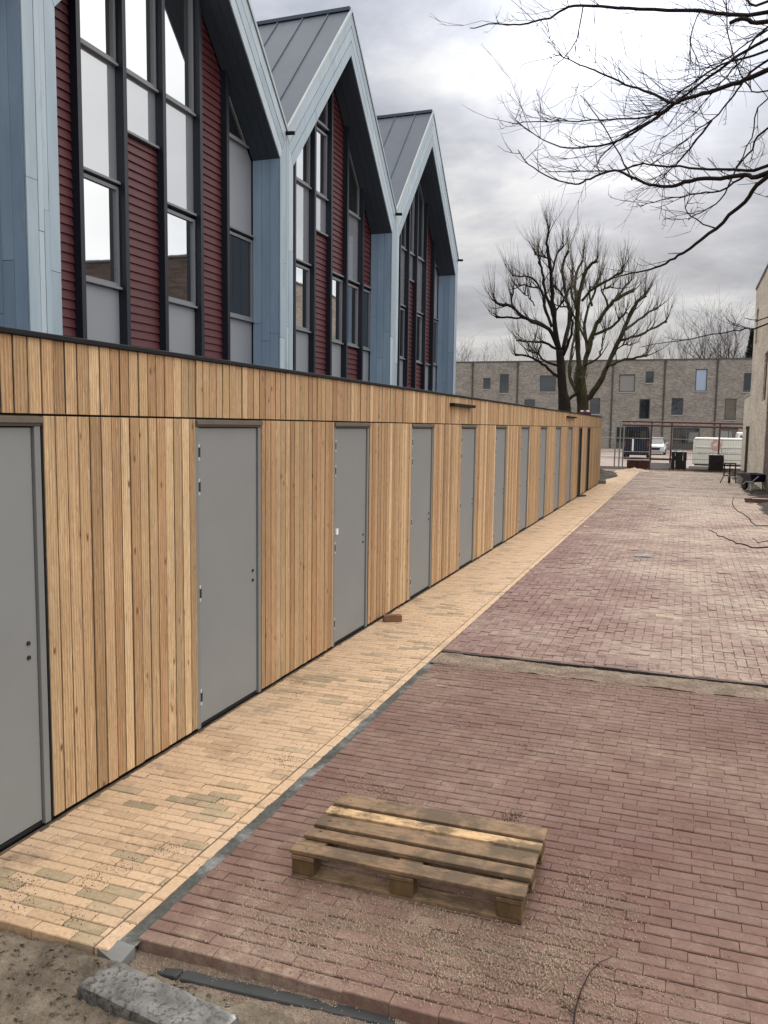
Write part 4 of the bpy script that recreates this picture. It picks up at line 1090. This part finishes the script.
# navy van, seen from behind
nv = thing('parked_van', 'navy panel van parked beyond the site fence, seen from behind', 'van', (-.19, 65., 0))
lofted([(0, .92, .35, 2.40, .80), (.06, .97, .3, 2.42, .82), (3.6, .97, .3, 2.44, .82), (4.3, .95, .3, 1.9, .8), (4.45, .93, .3, 1.25, .85), (5.1, .85, .35, 1.05, .75)], M['navy'], 'body', nv)
for s in (-1, 1):
    m = MB(); m.box(min(s*.06, s*.7), max(s*.06, s*.7), -.012, .02, 1.42, 2.1); m.build('rear_window', M['glassdark'], nv)
    m = MB(); m.box(min(s*.78, s*.9), max(s*.78, s*.9), -.015, .03, .9, 1.35); m.build('tail_light', M['rust'], nv)
    for yy in (.9, 4.2): wheel(nv, s*.82, yy)
m = MB(); m.box(-.9, .9, -.08, .05, .36, .56); m.build('bumper', M['black'], nv, bevel=.03)
m = MB(); m.box(-.30, -.18, -.03, -.005, .6, 1.5); m.build('white_strip', M['white'], nv)
m = MB(); m.box(-.8, .8, .1, 3.2, 2.445, 2.50); m.build('roof_panel', M['silver'], nv)
# pale car facing the camera
pc = thing('parked_car', 'pale silver car parked nose forward by the brick houses', 'car', (.75, 77., 0))
lofted([(0, .72, .35, .72, .66), (.15, .84, .25, .80, .74), (1.0, .88, .22, .98, .76), (3.9, .88, .22, .98, .78), (4.2, .8, .3, .9, .7)], M['silver'], 'body', pc)
lofted([(.95, .78, .9, .98, .74), (1.75, .76, .92, 1.46, .56), (3.3, .76, .92, 1.47, .56), (4.0, .74, .9, 1.0, .7)], M['glassdark'], 'cabin_glass', pc, .02)
lofted([(1.7, .6, 1.44, 1.49, .55), (3.3, .6, 1.44, 1.5, .55)], M['silver'], 'roof', pc, .01)
for s in (-1, 1):
    m = MB(); m.box(min(s*.48, s*.78), max(s*.48, s*.78), .02, .14, .62, .76); m.build('headlight', M['lightlens'], pc, bevel=.02)
    m = MB(); m.box(min(s*.86, s*1.0), max(s*.86, s*1.0), 1.2, 1.32, .95, 1.08); m.build('mirror', M['silver'], pc, bevel=.02)
    for yy in (.85, 3.4): wheel(pc, s*.78, yy, .31)
m = MB(); m.box(-.42, .42, -.02, .05, .42, .64); m.build('grille', M['black'], pc)
# white van broadside behind the fence
wv = thing('delivery_van', 'white delivery van with a pale pink emblem parked broadside behind the site fence', 'van', (6.1, 51.6, 0))
# local x along the van: front to the right
m = MB()
prof = [(-2.42, .27), (2.55, .27), (2.72, .62), (2.68, .98), (1.9, 1.12), (1.35, 1.70), (1.1, 1.78), (-2.3, 1.80), (-2.4, 1.65)]
n_ = len(prof); vs = [(a, -.0, b) for a, b in prof]+[(a, 1.9, b) for a, b in prof]
m.add(vs, [tuple(range(n_)), tuple(range(n_, 2*n_))[::-1]]+[(i, n_+i, n_+(i+1) % n_, (i+1) % n_) for i in range(n_)])
m.build('body', M['white'], wv, bevel=.05)
m = MB(); m.box(-2.3, 2.4, .25, 1.7, .18, .266); m.build('underbody', M['black'], wv)
m = MB(); m.box(-2.3, 1.0, -.028, -.003, 1.22, 1.29); m.build('side_moulding', M['lightlens'], wv, bevel=.01)
m = MB(); m.box(-.89, -.87, -.004, -.001, .5, 1.74); m.build('door_seam', M['black'], wv)
for xx in (-1.15, 1.8):
    for yy in (.12, 1.75):
        m = MB(); m.tube([(xx, yy-.12, .33), (xx, yy+.12, .33)], .33, 18); w = m.build('wheel', M['black'], wv)
        m = MB(); m.tube([(xx, yy-.126, .33), (xx, yy+.126, .33)], .18, 12); m.build('rim', M['steel'], w)
m = MB(); vs = []
for k in range(20): a = 2*math.pi*k/20; vs.append((-1.18+.27*math.cos(a), -.0305, 1.40+.30*math.sin(a)))
m.add(vs, [tuple(range(20))]); m.build('emblem', M['pink'], wv)
m = MB(); m.add([(-1.38, -.0325, 1.36), (-1.16, -.0325, 1.30), (-1.16, -.0325, 1.56)], [(0, 1, 2)]); m.build('emblem_mark', M['white'], wv)
m = MB(); m.add([(1.0, -.0035, .45), (1.5, -.0035, .45), (1.5, -.0035, 1.05), (1.42, -.0035, 1.1)], [(0, 1, 2, 3)]); m.build('pink_stripe', M['pink'], wv)
def lettering(x0, x1, z, h, seed):
    rr_ = random.Random(seed); m = MB(); x = x0
    while x < x1:                                     # strokes of the faded, unreadable grey lettering
        w = rr_.uniform(.07, .12); m.box(x, x+.022, -.0045, -.0012, z, z+h*rr_.choice((1, 1, 1.35)))
        if rr_.random() < .6: m.box(x+.024, x+w-.03, -.0045, -.0012, z+h-.025, z+h)
        if rr_.random() < .6: m.box(x+.024, x+w-.03, -.0045, -.0012, z, z+.025)
        if rr_.random() < .6: m.box(x+w-.028, x+w-.008, -.0045, -.0012, z, z+h)
        x += w+.02
    m.build('lettering', M['greyprint'], wv)
lettering(-2.15, -1.25, .86, .12, 1); lettering(-.82, .1, .86, .12, 2)
# another vehicle roof behind it
bv = thing('parked_van', 'white van parked far behind the delivery van, only its roof showing', 'van', (8.0, 72., 0))
lofted([(0, .9, .4, 2.0, .8), (.1, .95, .35, 2.05, .82), (3.4, .95, .35, 2.1, .82), (4.2, .93, .35, 1.3, .85), (4.9, .85, .4, 1.0, .75)], M['white'], 'body', bv)
m = MB(); m.box(-.7, .7, -.012, .02, 1.3, 1.85); m.build('rear_window', M['glassdark'], bv)
for s in (-1, 1):
    for yy in (.8, 3.9): wheel(bv, s*.8, yy)
# hand truck
ht = thing('hand_cart', 'black tubular brick cart with splayed legs standing on the paving', 'cart', (5.08, 38.6, .0))
m = MB()
for xx in (-.2, .02, .24): m.tube([(xx, .05, .3), (xx, 0, .84)], .03, 6)
for z in (.32, .58, .84): m.tube([(-.22, .02, z), (.26, .02, z)], .03, 6)
m.build('frame', M['black'], ht)
for x0_, x1_ in ((-.2, -.34), (.24, .28)):
    m = MB(); m.tube([(x0_, .05, .34), (x1_, -.12, .0)], .02, 6); m.build('leg', M['black'], ht)
m = MB(); m.tube([(-.03, -.05, .17), (.06, -.05, .17)], .17, 16); m.build('wheel', M['black'], ht)
# wheelbarrow
wb = thing('wheelbarrow', 'wheelbarrow with a dark blue tray standing by the beige wall', 'wheelbarrow', (5.98-.25, 34.0, 0), R_(20))
m = MB()
b0 = [(-.22, -.35), (.22, -.35), (.22, .3), (-.22, .3)]; t0 = [(-.38, -.5), (.38, -.5), (.38, .55), (-.38, .55)]
z0, z1 = .36, .66
vs = [(x, y, z0) for x, y in b0]+[(x, y, z1) for x, y in t0]+[(x*.93, y*.93, z0+.03) for x, y in b0]+[(x*.95, y*.95, z1) for x, y in t0]
fs = [(3, 2, 1, 0)]+[(i, (i+1) % 4, 4+(i+1) % 4, 4+i) for i in range(4)]+[(8, 9, 10, 11)]+[(8+(i+1) % 4, 8+i, 12+i, 12+(i+1) % 4) for i in range(4)]+[(4+i, 4+(i+1) % 4, 12+(i+1) % 4, 12+i) for i in range(4)]
m.add(vs, fs); m.build('tray', M['barrow'], wb)
for s in (-1, 1):
    m = MB(); m.tube([(s*.08, .75, .2), (s*.2, .2, .34), (s*.27, -.5, .38), (s*.29, -1.0, .6)], .018, 6); m.build('handle', M['palegrey'], wb)
    m = MB(); m.tube([(s*.22, -.2, .36), (s*.27, -.42, .0)], .02, 6); m.build('leg', M['palegrey'], wb)
m = MB(); m.tube([(-.045, .75, .19), (.045, .75, .19)], .19, 18); m.build('wheel', M['black'], wb)
# timber pile
tp_ = thing('timber_pile', 'low pile of red brown timber offcuts at the right edge of the paving', 'pile', (5.75, 28.7, 0))
for k in range(6):
    m = MB(); m.box(-.55, .55, -.05, .05, 0, .06)
    o = m.build('plank', M['rust'], tp_, bevel=.006); o.location = (random.gauss(0, .08), -.15+.12*(k % 3), .002+.065*(k//3)); o.rotation_euler = (0, 0, random.gauss(0, .12))
# bundle on the shed roof
cl = thing('cloth_bundle', 'small maroon and off white bundle on the far end of the shed roof', 'bundle', (-.45, 33.3, 2.705))
def blob(name, mat, c, s, par):
    m = MB(); n, k = 10, 6; vs = []
    for i in range(k+1):
        t = math.pi*i/k
        for j in range(n): a = 2*math.pi*j/n; q = 1+.12*fbm(c[0]+3*math.cos(a), t*2, 2, 2); vs.append((c[0]+s[0]*math.sin(t)*math.cos(a)*q, c[1]+s[1]*math.sin(t)*math.sin(a)*q, c[2]+s[2]*math.cos(t)))
    m.add(vs, [(i*n+j, (i+1)*n+j, (i+1)*n+(j+1) % n, i*n+(j+1) % n) for i in range(k) for j in range(n)]); return m.build(name, mat, par, smooth=True)
blob('bundle_cloth', M['maroon'], (0, 0, .11), (.24, .16, .12), cl)
for s in (-1, 1): blob('bundle_end', M['cream'], (s*.11, -.08, .19), (.07, .06, .05), cl)
# ------------------------------------------------------------------ sky, sun, camera
SUN_EL, SUN_AZ = R_(24), R_(-4)          # azimuth from +Y towards +X
sd = Vector((math.sin(SUN_AZ)*math.cos(SUN_EL), math.cos(SUN_AZ)*math.cos(SUN_EL), math.sin(SUN_EL)))
W_ = bpy.data.worlds.new('World'); S.world = W_; W_.use_nodes = True
t = W_.node_tree; N = t.nodes; Lk = t.links.new
bg = N['Background']; bg.inputs['Strength'].default_value = .1
sky = N.new('ShaderNodeTexSky'); sky.sky_type = 'NISHITA'; sky.sun_disc = False; sky.sun_elevation = SUN_EL; sky.sun_rotation = SUN_AZ
tc = N.new('ShaderNodeTexCoord'); D = tc.outputs['Generated']
def wm(op, a, b=None, clamp=False):
    n = N.new('ShaderNodeMath'); n.operation = op; n.use_clamp = clamp
    for i, v in enumerate((a, b)):
        if v is None: continue
        if isinstance(v, (int, float)): n.inputs[i].default_value = v
        else: Lk(v, n.inputs[i])
    return n.outputs[0]
def wramp(f, stops):
    n = N.new('ShaderNodeValToRGB'); cr = n.color_ramp
    while len(cr.elements) < len(stops): cr.elements.new(.5)
    for e, (p, c) in zip(cr.elements, stops): e.position = p; e.color = (*c, 1)
    Lk(f, n.inputs[0]); return n.outputs[0]
sep = N.new('ShaderNodeSeparateXYZ'); Lk(D, sep.inputs[0])
zz = wm('MAXIMUM', sep.outputs['Z'], 0.)
den = wm('ADD', zz, .22)
cmb = N.new('ShaderNodeCombineXYZ'); Lk(wm('DIVIDE', sep.outputs['X'], den), cmb.inputs[0]); Lk(wm('DIVIDE', sep.outputs['Y'], den), cmb.inputs[1])
def wnoise(scale, det, off, rough=.55, dist=.3):
    mp = N.new('ShaderNodeMapping'); mp.inputs['Location'].default_value = off; mp.inputs['Scale'].default_value = (1., 1.35, 1); Lk(cmb.outputs[0], mp.inputs['Vector'])
    n = N.new('ShaderNodeTexNoise'); n.inputs['Scale'].default_value = scale; n.inputs['Detail'].default_value = det; n.inputs['Roughness'].default_value = rough; n.inputs['Distortion'].default_value = dist
    Lk(mp.outputs[0], n.inputs['Vector']); return n.outputs['Fac']
cl1 = wnoise(1.35, 7, (3.1, .4, 0)); cl2 = wnoise(4.2, 6, (1.7, 5.4, 0), .6)
cf = wm('ADD', wm('MULTIPLY', cl1, .74), wm('MULTIPLY', cl2, .26))
K = 9.3
cloud = wramp(cf, [(.40, (.26, .285, .345)), (.475, (.345, .37, .43)), (.54, (.45, .47, .525)), (.63, (.63, .64, .65))])
dot = N.new('ShaderNodeVectorMath'); dot.operation = 'DOT_PRODUCT'; Lk(D, dot.inputs[0]); dot.inputs[1].default_value = sd
gl = wm('POWER', wm('MAXIMUM', dot.outputs['Value'], 0.), 55.)
gl2 = wm('POWER', wm('MAXIMUM', dot.outputs['Value'], 0.), 160.)
# overcast dome: extra gain added overhead and to the right to light ground and shed front
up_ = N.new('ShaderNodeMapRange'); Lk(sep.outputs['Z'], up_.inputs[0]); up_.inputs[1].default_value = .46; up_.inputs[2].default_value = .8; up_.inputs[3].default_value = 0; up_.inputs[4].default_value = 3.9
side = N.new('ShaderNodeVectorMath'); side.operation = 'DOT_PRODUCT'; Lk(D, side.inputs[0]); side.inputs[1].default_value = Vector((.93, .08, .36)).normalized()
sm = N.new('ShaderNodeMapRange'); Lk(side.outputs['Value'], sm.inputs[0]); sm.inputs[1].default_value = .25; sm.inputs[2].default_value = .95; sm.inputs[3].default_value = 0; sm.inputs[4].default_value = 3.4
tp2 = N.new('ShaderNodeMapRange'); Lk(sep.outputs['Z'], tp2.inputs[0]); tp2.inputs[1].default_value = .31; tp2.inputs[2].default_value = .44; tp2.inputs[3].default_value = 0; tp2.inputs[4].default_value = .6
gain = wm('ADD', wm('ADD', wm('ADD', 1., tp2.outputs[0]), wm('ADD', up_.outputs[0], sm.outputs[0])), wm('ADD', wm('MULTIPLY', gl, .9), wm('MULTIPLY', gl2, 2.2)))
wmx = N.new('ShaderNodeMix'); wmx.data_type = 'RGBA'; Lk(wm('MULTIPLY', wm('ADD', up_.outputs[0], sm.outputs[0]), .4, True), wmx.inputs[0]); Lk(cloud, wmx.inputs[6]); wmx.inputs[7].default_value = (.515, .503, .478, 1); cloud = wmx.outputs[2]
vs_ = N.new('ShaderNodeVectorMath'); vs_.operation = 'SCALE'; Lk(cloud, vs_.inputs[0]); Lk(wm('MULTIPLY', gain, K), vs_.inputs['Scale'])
mx = N.new('ShaderNodeMix'); mx.data_type = 'RGBA'; mx.inputs[0].default_value = .9; Lk(sky.outputs[0], mx.inputs[6]); Lk(vs_.outputs[0], mx.inputs[7])
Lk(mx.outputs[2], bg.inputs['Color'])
sl = bpy.data.lights.new('sun', 'SUN'); sl.energy = 1.9; sl.angle = R_(12); sl.color = (1., .95, .88)
so = bpy.data.objects.new('sun', sl); COL.objects.link(so); so.rotation_euler = (-sd).to_track_quat('-Z', 'Y').to_euler()
cam = bpy.data.cameras.new('camera'); co = bpy.data.objects.new('camera', cam); COL.objects.link(co)
cam.sensor_fit = 'VERTICAL'; cam.sensor_height = 24.; cam.lens = F*24/1024; cam.clip_start = .05; cam.clip_end = 3000
co.matrix_world = Matrix(((RT.x, UP.x, -fw.x, CAM.x), (RT.y, UP.y, -fw.y, CAM.y), (RT.z, UP.z, -fw.z, CAM.z), (0, 0, 0, 1)))
S.camera = co
S.view_settings.view_transform = 'Standard'; S.view_settings.look = 'None'; S.view_settings.gamma = 1.; S.view_settings.exposure = 0.; S.view_settings.use_curve_mapping = False
